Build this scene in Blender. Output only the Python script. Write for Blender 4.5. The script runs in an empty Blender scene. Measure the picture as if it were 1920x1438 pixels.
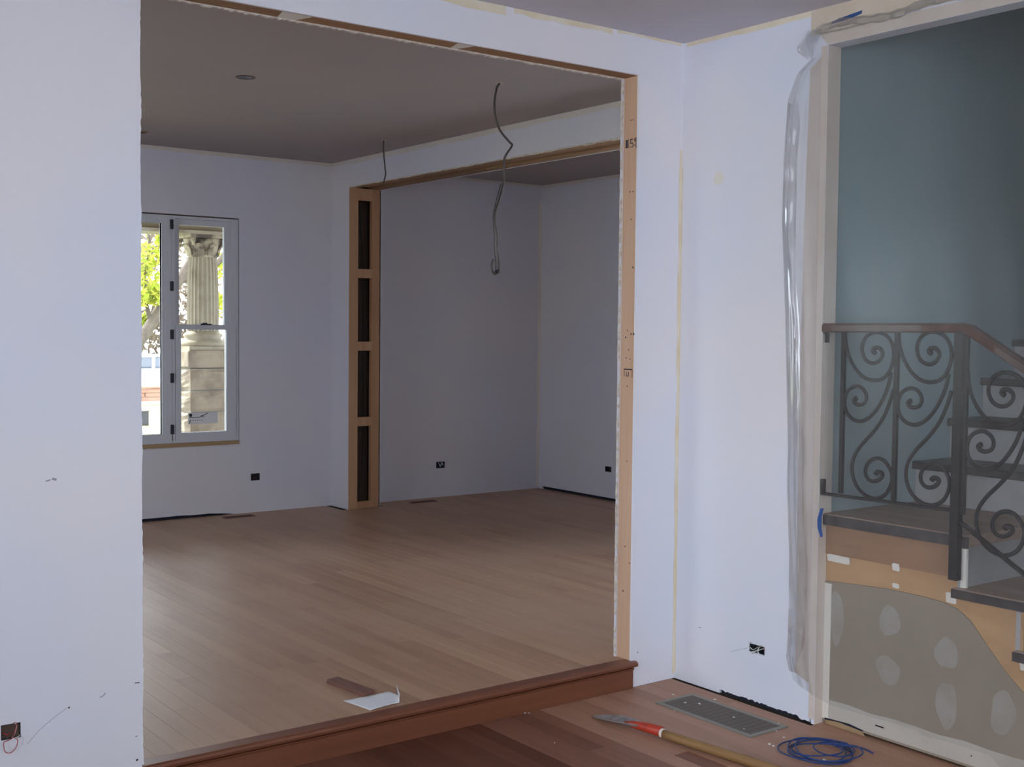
import bpy, math, random
from mathutils import Vector, Matrix
random.seed(7)
scene = bpy.context.scene
COL = scene.collection

# ------------------------------------------------------------------ measured layout (metres)
xR, yA, yA2 = 3.845, 3.879, 3.988
xL, xJ, zh = 1.387, 3.580, 2.676
H, Z2, Z3, S = 2.85, 2.905, 2.89, 0.119
yBk, y3, x3 = 8.751, 8.683, 6.827
TR_ = .078
xB, xB2, yJ, zb = 4.713, 5.014, 8.469, 2.689

# ------------------------------------------------------------------ camera, world, light, exposure
cam_d = bpy.data.cameras.new('camera')
cam_d.lens = 36.0 * 2257.5 / 1920.0
cam_d.sensor_width = 36.0
cam_d.sensor_fit = 'HORIZONTAL'
cam_d.clip_end = 300
cam = bpy.data.objects.new('camera', cam_d)
COL.objects.link(cam)
_r = Vector((0.8003932, -0.5993986, 0.00959429)); _u = Vector((0.01908136, 0.04146969, 0.99895754)); _f = Vector((0.59917162, 0.79937575, -0.0446294))
cam.matrix_world = Matrix(((_r.x, _u.x, -_f.x, 0), (_r.y, _u.y, -_f.y, 0), (_r.z, _u.z, -_f.z, 1.57364), (0, 0, 0, 1)))
scene.camera = cam

SKY = 4.6
w = bpy.data.worlds.new('sky'); scene.world = w; w.use_nodes = True
bg = w.node_tree.nodes['Background']
bg.inputs[0].default_value = (0.84, 0.90, 1.0, 1); bg.inputs[1].default_value = SKY

sun_d = bpy.data.lights.new('sun', 'SUN'); sun_d.energy = 5; sun_d.angle = 0.03; sun_d.color = (1, .95, .86)
sun = bpy.data.objects.new('sun', sun_d); COL.objects.link(sun)
sun.rotation_euler = Vector((0.35, -0.8, -0.95)).to_track_quat('-Z', 'Y').to_euler()

def portal(name, loc, d, sx, sy):
    l = bpy.data.lights.new(name, 'AREA'); l.shape = 'RECTANGLE'; l.size = sx; l.size_y = sy
    l.cycles.is_portal = True
    o = bpy.data.objects.new(name, l); COL.objects.link(o); o.location = loc
    o.rotation_euler = Vector(d).to_track_quat('-Z', 'Z').to_euler()
REAR_Y = -2.6; LEFT_X = -1.7; LEFT2_X = -1.2
portal('daylight_portal', (1.0, REAR_Y - .1, 1.8), (0, 1, 0), 4.0, 1.75)
portal('daylight_portal', (LEFT_X - .08, .55, 1.735), (1, 0, 0), 4.2, 1.77)
portal('daylight_portal', (2.7, 8.92, 1.55), (0, -1, 0), 2.5, 1.75)
portal('daylight_portal', (LEFT2_X - .08, 6.2, 1.6), (1, 0, 0), 1.8, 1.7)
portal('daylight_portal', (x3 + .08, 5.0, 1.6), (-1, 0, 0), 1.6, 1.6)

vs = scene.view_settings
vs.view_transform = 'Standard'; vs.look = 'None'; vs.exposure = 0.92; vs.gamma = 1.0; vs.use_curve_mapping = False
scene.cycles.use_denoising = True
scene.cycles.max_bounces = 12; scene.cycles.diffuse_bounces = 7; scene.cycles.transparent_max_bounces = 12
scene.cycles.sample_clamp_indirect = 6

# ------------------------------------------------------------------ helpers
class MB:
    def __init__(s): s.v = []; s.f = []
    def add(s, vs_, fs):
        n = len(s.v); s.v += [tuple(p) for p in vs_]; s.f += [tuple(i + n for i in f) for f in fs]; return s
    def box(s, x0, x1, y0, y1, z0, z1):
        return s.add([(x0,y0,z0),(x1,y0,z0),(x1,y1,z0),(x0,y1,z0),(x0,y0,z1),(x1,y0,z1),(x1,y1,z1),(x0,y1,z1)],
                     [(0,3,2,1),(4,5,6,7),(0,1,5,4),(1,2,6,5),(2,3,7,6),(3,0,4,7)])
    def prism(s, pts, axis, a, b):
        # pts: outline in the two other axes (order xyz without axis), extruded along axis a->b
        n = len(pts)
        def mk(p, c):
            q = list(p); q.insert(axis, c); return tuple(q)
        area = sum(pts[i][0]*pts[(i+1)%n][1]-pts[(i+1)%n][0]*pts[i][1] for i in range(n))
        flip = (area > 0) ^ (axis == 1)
        vs_ = [mk(p, a) for p in pts] + [mk(p, b) for p in pts]
        bot = tuple(range(n)); top = tuple(range(2*n-1, n-1, -1))
        fs = [(i, i+n, (i+1)%n+n, (i+1)%n) for i in range(n)]
        if flip == (b > a):
            bot = bot[::-1]; top = top[::-1]; fs = [f[::-1] for f in fs]
        return s.add(vs_, [bot, top] + fs)
    def tube(s, pts, r, n=8, cap=True, prof=None):
        P = [Vector(p) for p in pts]; R = r if isinstance(r, (list, tuple)) else [r]*len(P)
        up = Vector((0, 0, 1)); rings = []; t0 = (P[1]-P[0]).normalized()
        nrm = up.cross(t0)
        if nrm.length < 1e-4: nrm = Vector((1, 0, 0)).cross(t0)
        nrm.normalize()
        for i, p in enumerate(P):
            t = (P[min(i+1, len(P)-1)] - P[max(i-1, 0)])
            t = t.normalized() if t.length > 1e-9 else t0
            nrm = nrm - t*nrm.dot(t)
            if nrm.length < 1e-6: nrm = t.orthogonal()
            nrm.normalize(); b = t.cross(nrm)
            ring = []
            for k in range(n):
                a = 2*math.pi*(k+.5)/n
                ring.append(p + (nrm*math.cos(a) + b*math.sin(a))*R[i])
            rings.append(ring)
        vs_ = [q for rg in rings for q in rg]; fs = []
        for i in range(len(P)-1):
            for k in range(n):
                fs.append((i*n+k, i*n+(k+1)%n, (i+1)*n+(k+1)%n, (i+1)*n+k))
        if cap:
            fs.append(tuple(range(n-1, -1, -1))); fs.append(tuple(range((len(P)-1)*n, len(P)*n)))
        return s.add(vs_, fs)
    def lathe(s, prof, cx, cy, n=24, flute=0, fdepth=0):
        rings = len(prof); vs_ = []
        for (r, z) in prof:
            for k in range(n):
                a = 2*math.pi*k/n; rr = r
                if flute: rr = r - fdepth*abs(math.cos(a*flute/2))
                vs_.append((cx+rr*math.cos(a), cy+rr*math.sin(a), z))
        fs = []
        for i in range(rings-1):
            for k in range(n):
                fs.append((i*n+k, i*n+(k+1)%n, (i+1)*n+(k+1)%n, (i+1)*n+k))
        fs.append(tuple(range(n-1, -1, -1))); fs.append(tuple(range((rings-1)*n, rings*n)))
        return s.add(vs_, fs)
    def panel(s, axis, a, b, u0, u1, z0, z1, holes=()):
        # slab between a and b along axis (0 or 1); u is the other horizontal axis; rectangular holes
        us = sorted({u0, u1, *[h[0] for h in holes], *[h[1] for h in holes]}); us = [u for u in us if u0 <= u <= u1]
        zs = sorted({z0, z1, *[h[2] for h in holes], *[h[3] for h in holes]}); zs = [z for z in zs if z0 <= z <= z1]
        def solid(i, j):
            if i < 0 or j < 0 or i >= len(us)-1 or j >= len(zs)-1: return False
            cu, cz = (us[i]+us[i+1])/2, (zs[j]+zs[j+1])/2
            return not any(h[0] < cu < h[1] and h[2] < cz < h[3] for h in holes)
        def P(c, u, z): return (c, u, z) if axis == 0 else (u, c, z)
        for i in range(len(us)-1):
            for j in range(len(zs)-1):
                if not solid(i, j): continue
                ua, ub, za, zb_ = us[i], us[i+1], zs[j], zs[j+1]
                s.add([P(a,ua,za),P(a,ub,za),P(a,ub,zb_),P(a,ua,zb_)], [(0,1,2,3)])
                s.add([P(b,ua,za),P(b,ub,za),P(b,ub,zb_),P(b,ua,zb_)], [(3,2,1,0)])
                if not solid(i-1, j): s.add([P(a,ua,za),P(a,ua,zb_),P(b,ua,zb_),P(b,ua,za)], [(0,1,2,3)])
                if not solid(i+1, j): s.add([P(a,ub,za),P(b,ub,za),P(b,ub,zb_),P(a,ub,zb_)], [(0,1,2,3)])
                if not solid(i, j-1): s.add([P(a,ua,za),P(b,ua,za),P(b,ub,za),P(a,ub,za)], [(0,1,2,3)])
                if not solid(i, j+1): s.add([P(a,ua,zb_),P(a,ub,zb_),P(b,ub,zb_),P(b,ua,zb_)], [(0,1,2,3)])
        return s
    def build(s, name, mat, parent=None, smooth=False, bevel=0):
        me = bpy.data.meshes.new(name); me.from_pydata(s.v, [], s.f)
        import bmesh
        bm = bmesh.new(); bm.from_mesh(me); bmesh.ops.remove_doubles(bm, verts=bm.verts, dist=1e-5)
        bmesh.ops.recalc_face_normals(bm, faces=bm.faces); bm.to_mesh(me); bm.free()
        if smooth:
            for p in me.polygons: p.use_smooth = True
        me.materials.append(mat)
        o = bpy.data.objects.new(name, me); COL.objects.link(o)
        if parent: o.parent = parent
        if bevel:
            m = o.modifiers.new('bevel', 'BEVEL'); m.width = bevel; m.segments = 2; m.limit_method = 'ANGLE'
        return o

def tag(o, label, cat, group=None, kind=None):
    o['label'] = label; o['category'] = cat
    if group: o['group'] = group
    if kind: o['kind'] = kind
    return o
def empty(name, loc=(0, 0, 0)):
    o = bpy.data.objects.new(name, None); COL.objects.link(o); o.location = loc
    o.empty_display_size = .05; return o
def under(parent):      # parts are built in world coordinates; keep them where they are under a moved empty
    for c in list(parent.children):
        c.matrix_parent_inverse = Matrix.Translation(-parent.location)
def smoothpath(pts, n=5):
    P = [Vector(p) for p in pts]; out = []
    for i in range(len(P)-1):
        p0, p1, p2, p3 = P[max(i-1,0)], P[i], P[i+1], P[min(i+2,len(P)-1)]
        for k in range(n):
            t = k/n
            out.append(.5*((2*p1)+(p2-p0)*t+(2*p0-5*p1+4*p2-p3)*t*t+(3*p1-p0-3*p2+p3)*t**3))
    out.append(P[-1]); return out

# ------------------------------------------------------------------ materials
def mat(name, col, rough=.6, metal=0, spec=.5, noise=None, bump=0, bscale=60):
    m = bpy.data.materials.new(name); m.use_nodes = True
    nt = m.node_tree; b = nt.nodes['Principled BSDF']
    b.inputs['Base Color'].default_value = (*col, 1); b.inputs['Roughness'].default_value = rough
    b.inputs['Metallic'].default_value = metal; b.inputs['Specular IOR Level'].default_value = spec
    geo = nt.nodes.new('ShaderNodeNewGeometry')
    if noise:
        col2, sc, lo, hi = noise
        n = nt.nodes.new('ShaderNodeTexNoise'); n.inputs['Scale'].default_value = sc; n.inputs['Detail'].default_value = 4
        nt.links.new(geo.outputs['Position'], n.inputs['Vector'])
        r = nt.nodes.new('ShaderNodeValToRGB'); r.color_ramp.elements[0].position = lo; r.color_ramp.elements[1].position = hi
        r.color_ramp.elements[0].color = (*col, 1); r.color_ramp.elements[1].color = (*col2, 1)
        nt.links.new(n.outputs[0], r.inputs[0]); nt.links.new(r.outputs[0], b.inputs['Base Color'])
    if bump:
        n2 = nt.nodes.new('ShaderNodeTexNoise'); n2.inputs['Scale'].default_value = bscale; n2.inputs['Detail'].default_value = 3
        nt.links.new(geo.outputs['Position'], n2.inputs['Vector'])
        bp = nt.nodes.new('ShaderNodeBump'); bp.inputs['Strength'].default_value = bump; bp.inputs['Distance'].default_value = .01
        nt.links.new(n2.outputs[0], bp.inputs['Height']); nt.links.new(bp.outputs[0], b.inputs['Normal'])
    return m

def wood(name, cols, axis, rough=.5, grain=26, stretch=.06, spec=.4, use_random=True, bump=.08, big=None):
    m = bpy.data.materials.new(name); m.use_nodes = True
    nt = m.node_tree; N = nt.nodes; Lk = nt.links; b = N['Principled BSDF']
    b.inputs['Roughness'].default_value = rough; b.inputs['Specular IOR Level'].default_value = spec
    geo = N.new('ShaderNodeNewGeometry'); mp = N.new('ShaderNodeMapping'); sc = [grain]*3; sc[axis] = grain*stretch
    mp.inputs['Scale'].default_value = sc; Lk.new(geo.outputs['Position'], mp.inputs['Vector'])
    oi = N.new('ShaderNodeObjectInfo'); vm = N.new('ShaderNodeVectorMath'); vm.operation = 'MULTIPLY_ADD'
    cx = N.new('ShaderNodeCombineXYZ'); Lk.new(oi.outputs['Random'], cx.inputs[0]); Lk.new(oi.outputs['Random'], cx.inputs[1]); Lk.new(oi.outputs['Random'], cx.inputs[2])
    vm.inputs[1].default_value = (40, 40, 40); Lk.new(cx.outputs[0], vm.inputs[0]); Lk.new(mp.outputs[0], vm.inputs[2])
    n = N.new('ShaderNodeTexNoise'); n.inputs['Scale'].default_value = 1; n.inputs['Detail'].default_value = 6; n.inputs['Roughness'].default_value = .65
    Lk.new(vm.outputs[0], n.inputs['Vector'])
    ramp = N.new('ShaderNodeValToRGB'); cr = ramp.color_ramp
    while len(cr.elements) < len(cols): cr.elements.new(.5)
    for i, c in enumerate(cols):
        cr.elements[i].position = i/(len(cols)-1); cr.elements[i].color = (*c, 1)
    mix = N.new('ShaderNodeMath'); mix.operation = 'MULTIPLY_ADD'   # grain*.6 + random*.?
    mix.inputs[1].default_value = 1.15 if not use_random else .75; Lk.new(n.outputs[0], mix.inputs[0])
    if use_random:
        mr = N.new('ShaderNodeMath'); mr.operation = 'MULTIPLY_ADD'; Lk.new(oi.outputs['Random'], mr.inputs[0]); mr.inputs[1].default_value = .46; mr.inputs[2].default_value = -.10
        Lk.new(mr.outputs[0], mix.inputs[2])
    else: mix.inputs[2].default_value = -.07
    Lk.new(mix.outputs[0], ramp.inputs[0])
    out = ramp.outputs[0]
    if big:   # broad dusty / worn areas with a shape of their own
        bc, bs, lo, hi = big
        n3 = N.new('ShaderNodeTexNoise'); n3.inputs['Scale'].default_value = bs; n3.inputs['Detail'].default_value = 3
        Lk.new(geo.outputs['Position'], n3.inputs['Vector'])
        r3 = N.new('ShaderNodeMapRange'); r3.inputs[1].default_value = lo; r3.inputs[2].default_value = hi; r3.inputs[4].default_value = .75; Lk.new(n3.outputs[0], r3.inputs[0])
        mx = N.new('ShaderNodeMix'); mx.data_type = 'RGBA'; Lk.new(r3.outputs[0], mx.inputs[0]); Lk.new(out, mx.inputs[6]); mx.inputs[7].default_value = (*bc, 1)
        out = mx.outputs[2]
    Lk.new(out, b.inputs['Base Color'])
    if bump:
        bp = N.new('ShaderNodeBump'); bp.inputs['Strength'].default_value = bump; bp.inputs['Distance'].default_value = .004
        Lk.new(n.outputs[0], bp.inputs['Height']); Lk.new(bp.outputs[0], b.inputs['Normal'])
    return m

M = {}
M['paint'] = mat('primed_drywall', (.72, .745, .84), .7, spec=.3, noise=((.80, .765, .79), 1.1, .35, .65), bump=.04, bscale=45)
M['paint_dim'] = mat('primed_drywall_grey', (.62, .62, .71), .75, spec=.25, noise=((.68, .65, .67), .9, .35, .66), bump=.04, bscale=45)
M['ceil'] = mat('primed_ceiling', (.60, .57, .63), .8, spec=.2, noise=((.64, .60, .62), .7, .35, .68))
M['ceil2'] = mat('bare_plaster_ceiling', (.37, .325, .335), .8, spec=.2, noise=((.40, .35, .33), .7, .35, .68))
M['edge'] = mat('gypsum_edge', (.66, .61, .54), .9, noise=((.50, .42, .36), 40, .4, .65))
M['tape'] = mat('joint_tape', (.74, .64, .47), .8, noise=((.78, .71, .58), 9, .4, .65))
M['tape2'] = mat('dim_joint_tape', (.64, .58, .53), .8, noise=((.62, .585, .56), 9, .4, .65))
M['tan'] = mat('bare_drywall_face', (.275, .22, .165), .85, noise=((.31, .25, .195), 2.5, .4, .65))
M['mud'] = mat('joint_compound', (.36, .32, .285), .9, noise=((.32, .275, .23), 14, .4, .65))
M['band2'] = mat('compound_band', (.50, .455, .40), .9, noise=((.45, .40, .345), 6, .4, .65))
M['mudwhite'] = mat('white_compound', (.78, .73, .66), .9)
M['jambtan'] = mat('bare_jamb_face', (.64, .545, .475), .85, noise=((.69, .61, .55), 3, .4, .65))
M['jambtan2'] = mat('brown_paper_face', (.56, .475, .43), .85, noise=((.62, .54, .50), 4, .4, .65))
M['band'] = mat('bare_drywall_band', (.60, .51, .40), .85, noise=((.66, .57, .47), 5, .4, .65))
M['pine'] = wood('pine_stud', [(.30,.15,.085), (.50,.29,.175), (.60,.38,.25), (.66,.46,.32)], 2, .65, grain=30, stretch=.05)
M['pine_x'] = wood('header_lumber', [(.20,.092,.04), (.32,.16,.07), (.41,.225,.11)], 0, .6, grain=30, stretch=.05)
M['pine_y'] = wood('beam_lumber', [(.16,.085,.045), (.29,.165,.08), (.42,.26,.14)], 1, .6, grain=22, stretch=.06)
M['pine_dim'] = wood('stud_lumber', [(.30,.15,.075), (.46,.26,.14), (.58,.36,.21)], 2, .6, grain=26, stretch=.05)
M['orange'] = wood('stair_skirt_wood', [(.34,.17,.075), (.50,.29,.14), (.58,.37,.20)], 1, .55, grain=12, stretch=.2, use_random=False)
M['fascia'] = wood('stair_fascia_wood', [(.20,.095,.05), (.31,.165,.09), (.38,.22,.125)], 1, .55, grain=12, stretch=.2, use_random=False)
M['floor_up'] = wood('dusty_oak_plank', [(.26,.142,.086), (.38,.222,.14), (.46,.28,.182), (.54,.35,.235)], 1, .44, grain=24, stretch=.05, spec=.4, big=((.49,.325,.225), .9, .42, .70))
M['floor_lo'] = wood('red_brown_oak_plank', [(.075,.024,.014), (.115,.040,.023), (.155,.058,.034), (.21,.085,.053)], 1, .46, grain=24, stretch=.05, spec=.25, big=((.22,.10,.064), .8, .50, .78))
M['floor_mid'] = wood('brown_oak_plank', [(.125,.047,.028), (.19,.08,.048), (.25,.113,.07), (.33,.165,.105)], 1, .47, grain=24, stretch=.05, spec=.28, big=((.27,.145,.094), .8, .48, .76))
M['floor_tan'] = wood('tan_oak_plank', [(.25,.125,.080), (.37,.195,.125), (.46,.255,.172), (.55,.325,.225)], 1, .5, grain=24, stretch=.05, spec=.35, big=((.40,.235,.155), .8, .45, .75))  # lighter tan boards, laid toward the stair side of the lower floor
M['step'] = wood('varnished_red_oak', [(.105,.034,.018), (.18,.061,.030), (.25,.094,.047)], 0, .36, grain=22, stretch=.06, spec=.5)
M['subfloor'] = mat('subfloor', (.05, .035, .025), .9)
M['dark'] = mat('dark_gap', (.012, .014, .03), .9)
M['cavity'] = mat('cavity_dark', (.10, .065, .05), .9)
M['iron'] = mat('black_wrought_iron', (.016, .013, .014), .6, spec=.25, noise=((.03, .022, .02), 30, .5, .75))
M['rail'] = mat('brown_handrail', (.07, .032, .024), .35, noise=((.11, .055, .04), 18, .4, .7))
M['tread'] = wood('dark_stained_tread', [(.25,.165,.125), (.37,.255,.20), (.50,.37,.30)], 1, .65, grain=18, stretch=.1, use_random=False)
M['nose'] = mat('dark_tread_edge', (.03, .022, .022), .4, noise=((.07, .055, .055), 24, .45, .7))
M['riser'] = mat('grey_riser', (.40, .385, .38), .6, noise=((.35, .33, .325), 8, .4, .7))
M['teal'] = mat('blue_grey_stairwell_paint', (.26, .34, .36), .6, noise=((.31, .37, .38), 1.2, .35, .7))
M['navy'] = mat('box_blue', (.03, .04, .09), .5)
M['boxgrey'] = mat('box_dark', (.035, .032, .04), .6)
M['wirew'] = mat('white_wire', (.7, .7, .66), .5)
M['wirer'] = mat('red_wire', (.45, .05, .05), .5)
M['wirek'] = mat('black_wire', (.02, .02, .02), .5)
M['cable'] = mat('grey_armoured_cable', (.10, .085, .075), .45, metal=.5)
M['blue'] = mat('blue_cable', (.012, .042, .17), .45)
M['bluetape'] = mat('blue_masking_tape', (.022, .075, .24), .6)
M['metal'] = mat('steel_blade', (.42, .40, .40), .4, metal=.5, noise=((.28, .26, .25), 30, .45, .7))
M['red'] = mat('red_paint', (.46, .042, .018), .45, noise=((.34, .028, .014), 40, .5, .7))
M['handle'] = wood('handle_wood', [(.17,.085,.03), (.27,.145,.055), (.36,.21,.085)], 1, .5, grain=30, stretch=.08, use_random=False)
M['grille'] = mat('register_metal', (.27, .25, .21), .5, metal=.3, noise=((.26, .25, .21), 30, .4, .7))
M['grilled'] = mat('register_slat', (.125, .10, .08), .5, metal=.2)
M['paper'] = mat('white_paper', (.72, .72, .74), .8)
M['block'] = wood('offcut_wood', [(.10,.04,.03), (.17,.075,.055), (.22,.11,.085)], 1, .6, grain=40, stretch=.1, use_random=False)
M['plaster'] = mat('plaster_crumb', (.82, .8, .76), .9)
M['win'] = mat('window_paint', (.56, .57, .62), .5)
M['hinge'] = mat('hinge_dark', (.02, .018, .03), .5)
M['winwood'] = wood('raw_window_wood', [(.22,.13,.07), (.36,.24,.13), (.45,.32,.19)], 0, .7, use_random=False)
M['mark'] = mat('ink_mark', (.035, .025, .03), .8)
M['scuff'] = mat('grey_scuff', (.30, .29, .34), .8)
M['label'] = mat('window_label', (.75, .75, .77), .6)
M['stone'] = mat('rough_limestone', (.38, .32, .235), .9, noise=((.24, .19, .14), 7, .4, .7), bump=.7, bscale=9)
M['porch'] = mat('porch_paint', (.28, .225, .15), .7, noise=((.23, .185, .125), 3, .4, .7))
M['colpaint'] = mat('column_paint', (.38, .335, .245), .75, noise=((.27, .23, .165), 8, .45, .7))
M['capital'] = mat('weathered_capital', (.46, .40, .29), .9, noise=((.10, .08, .06), 9, .42, .62))
M['grass'] = mat('lawn_grass', (.165, .19, .055), .9, noise=((.20, .20, .085), 2, .4, .7))
M['road'] = mat('asphalt', (.24, .22, .21), .9)
M['brick'] = mat('red_brick', (.30, .145, .10), .9, noise=((.36, .19, .135), 6, .4, .7))
M['bounce_ground'] = mat('pale_bounce_ground', (.66, .66, .68), .9, noise=((.58, .58, .60), .8, .4, .7))  # for the unseen ground, kept pale so it bounces light up into the rooms
M['porchfloor'] = mat('porch_boards', (.16, .14, .13), .8)
M['kerb'] = mat('grey_concrete', (.42, .40, .36), .9)
M['bark'] = mat('grey_bark', (.085, .065, .05), .9, noise=((.13, .10, .08), 14, .4, .7), bump=.6, bscale=20)
M['car'] = mat('white_car_paint', (.42, .45, .49), .3)
M['carglass'] = mat('car_glass', (.115, .13, .15), .15)
M['tyre'] = mat('tyre', (.03, .03, .035), .8)
M['sign'] = mat('grey_box', (.05, .042, .042), .7)

def leafmat(name, a, b):
    m = bpy.data.materials.new(name); m.use_nodes = True; nt = m.node_tree; N = nt.nodes
    for n in list(N): N.remove(n)
    out = N.new('ShaderNodeOutputMaterial'); d = N.new('ShaderNodeBsdfDiffuse'); t = N.new('ShaderNodeBsdfTranslucent'); mx = N.new('ShaderNodeMixShader')
    g = N.new('ShaderNodeNewGeometry'); r = N.new('ShaderNodeValToRGB'); r.color_ramp.elements[0].color = (*a, 1); r.color_ramp.elements[1].color = (*b, 1)
    nt.links.new(g.outputs['Random Per Island'], r.inputs[0])
    for s_ in (d, t): nt.links.new(r.outputs[0], s_.inputs[0])
    nt.links.new(d.outputs[0], mx.inputs[1]); nt.links.new(t.outputs[0], mx.inputs[2]); nt.links.new(mx.outputs[0], out.inputs[0]); return m
M['leaf'] = leafmat('yellow_green_leaf', (.30, .40, .04), (.55, .52, .10))
M['leaf2'] = leafmat('pale_autumn_leaf', (.11, .08, .06), (.19, .155, .10))

def glassmat():
    m = bpy.data.materials.new('window_glass'); m.use_nodes = True; nt = m.node_tree; N = nt.nodes
    for n in list(N): N.remove(n)
    out = N.new('ShaderNodeOutputMaterial'); t = N.new('ShaderNodeBsdfTransparent'); t.inputs[0].default_value = (.95, .97, .97, 1)
    g = N.new('ShaderNodeBsdfGlossy'); g.inputs['Roughness'].default_value = .02; mx = N.new('ShaderNodeMixShader'); fr = N.new('ShaderNodeFresnel'); fr.inputs[0].default_value = 1.45
    nt.links.new(fr.outputs[0], mx.inputs[0]); nt.links.new(t.outputs[0], mx.inputs[1]); nt.links.new(g.outputs[0], mx.inputs[2]); nt.links.new(mx.outputs[0], out.inputs[0]); return m
M['glass'] = glassmat()

def plasticmat(name, haze, rough=.22, ior=1.33, gain=.55, cap=.22, tint=(.80, .75, .72)):
    m = bpy.data.materials.new(name); m.use_nodes = True; nt = m.node_tree; N = nt.nodes; Lk = nt.links
    for n in list(N): N.remove(n)
    out = N.new('ShaderNodeOutputMaterial'); t = N.new('ShaderNodeBsdfTransparent'); t.inputs[0].default_value = (.94, .95, .95, 1)
    d = N.new('ShaderNodeBsdfDiffuse'); d.inputs[0].default_value = (*tint, 1); tr = N.new('ShaderNodeBsdfTranslucent'); tr.inputs[0].default_value = (*tint, 1)
    m1 = N.new('ShaderNodeMixShader'); m1.inputs[0].default_value = .45; Lk.new(d.outputs[0], m1.inputs[1]); Lk.new(tr.outputs[0], m1.inputs[2])
    geo = N.new('ShaderNodeNewGeometry'); mp = N.new('ShaderNodeMapping'); mp.inputs['Scale'].default_value = (6, 11, .9); Lk.new(geo.outputs['Position'], mp.inputs[0])
    nz = N.new('ShaderNodeTexNoise'); nz.inputs['Scale'].default_value = 1; nz.inputs['Detail'].default_value = 5; Lk.new(mp.outputs[0], nz.inputs['Vector'])
    mr = N.new('ShaderNodeMapRange'); mr.inputs[1].default_value = .35; mr.inputs[2].default_value = .75; mr.inputs[3].default_value = haze*.85; mr.inputs[4].default_value = haze*1.35; Lk.new(nz.outputs[0], mr.inputs[0])
    m2 = N.new('ShaderNodeMixShader'); Lk.new(mr.outputs[0], m2.inputs[0]); Lk.new(t.outputs[0], m2.inputs[1]); Lk.new(m1.outputs[0], m2.inputs[2])
    g = N.new('ShaderNodeBsdfGlossy'); g.inputs['Roughness'].default_value = rough; fr = N.new('ShaderNodeFresnel'); fr.inputs[0].default_value = ior
    bp = N.new('ShaderNodeBump'); bp.inputs['Strength'].default_value = .12; bp.inputs['Distance'].default_value = .01; Lk.new(nz.outputs[0], bp.inputs['Height'])
    Lk.new(bp.outputs[0], g.inputs['Normal']); Lk.new(bp.outputs[0], fr.inputs['Normal'])
    fm = N.new('ShaderNodeMath'); fm.operation = 'MULTIPLY'; fm.inputs[1].default_value = gain; Lk.new(fr.outputs[0], fm.inputs[0]); fn = N.new('ShaderNodeMath'); fn.operation = 'MINIMUM'; fn.inputs[1].default_value = cap; Lk.new(fm.outputs[0], fn.inputs[0])
    m3 = N.new('ShaderNodeMixShader'); Lk.new(fn.outputs[0], m3.inputs[0]); Lk.new(m2.outputs[0], m3.inputs[1]); Lk.new(g.outputs[0], m3.inputs[2]); Lk.new(m3.outputs[0], out.inputs[0]); return m
M['plastic'] = plasticmat('milky_polythene', .085)
M['plastic2'] = plasticmat('folded_polythene', .15, rough=.06, ior=1.5, gain=1.0, cap=.30, tint=(.66, .60, .60))

# ================================================================== SETTING
def struct(o, label, cat): return tag(o, label, cat, kind='structure')

# ---- floors
def unit_board():
    mb = MB(); e = .005
    mb.add([(-.5+e*1,-.5,0),(.5-e,-.5,0),(.5-e,.5,0),(-.5+e,.5,0), (-.5+e,-.5,-1),(.5-e,-.5,-1),(.5-e,.5,-1),(-.5+e,.5,-1),
            (-.5,-.5,-.05),(.5,-.5,-.05),(.5,.5,-.05),(-.5,.5,-.05)],
           [(0,1,2,3),(8,9,1,0),(10,11,3,2),(9,10,2,1),(11,8,0,3),(4,5,9,8),(6,7,11,10),(5,6,10,9),(7,4,8,11)])
    me = bpy.data.meshes.new('plank'); me.from_pydata(mb.v, [], mb.f); return me
BOARD_UP = unit_board(); BOARD_UP.materials.append(M['floor_up'])
BOARD_LO = unit_board(); BOARD_LO.materials.append(M['floor_lo'])
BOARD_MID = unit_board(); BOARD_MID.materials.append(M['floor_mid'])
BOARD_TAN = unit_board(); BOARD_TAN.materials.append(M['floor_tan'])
PW = .0765
def lay(parent, me, x0, x1, ya, yb, top, lmin, lmax, ylimit=None, stuff=None):
    rng = random.Random(int((x0+ya)*1000)); x = x0
    while x < x1 - .005:
        wd = min(PW, x1-x); y = ya; ye = ylimit(x, x+wd) if ylimit else yb
        first = True
        while y < ye - .01:
            l = rng.uniform(lmin, lmax)*(rng.uniform(.3, 1) if first else 1); first = False
            if ye-(y+l) < .35: l = ye-y
            dz = rng.uniform(-.0002, .0002)
            if stuff is None:
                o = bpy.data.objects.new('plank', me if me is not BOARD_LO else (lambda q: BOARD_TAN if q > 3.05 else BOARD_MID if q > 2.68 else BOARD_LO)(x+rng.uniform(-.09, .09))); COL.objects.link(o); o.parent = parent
                o.location = (x+wd/2, y+l/2, top+dz); o.scale = (wd-.0005, l-.0006, .016)
            else: stuff.box(x+.0008, x+wd-.0008, y+.0007, y+l-.0007, top-.016+dz, top+dz)
            y += l
        x += wd

fl = MB().box(LEFT_X-.1, xR+TR_, REAR_Y-.1, yA, -.12, -.0135).build('floor', M['subfloor'])
struct(fl, 'lower wooden floor of red-brown strip boards in front of the step', 'floor')
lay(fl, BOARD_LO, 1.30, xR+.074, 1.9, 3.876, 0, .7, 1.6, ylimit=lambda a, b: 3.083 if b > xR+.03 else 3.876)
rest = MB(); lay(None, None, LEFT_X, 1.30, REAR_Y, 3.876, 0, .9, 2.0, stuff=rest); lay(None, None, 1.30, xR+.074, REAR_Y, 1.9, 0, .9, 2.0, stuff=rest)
rb = rest.build('plank_field', M['floor_lo'], fl); rb['kind'] = 'stuff'

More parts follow.
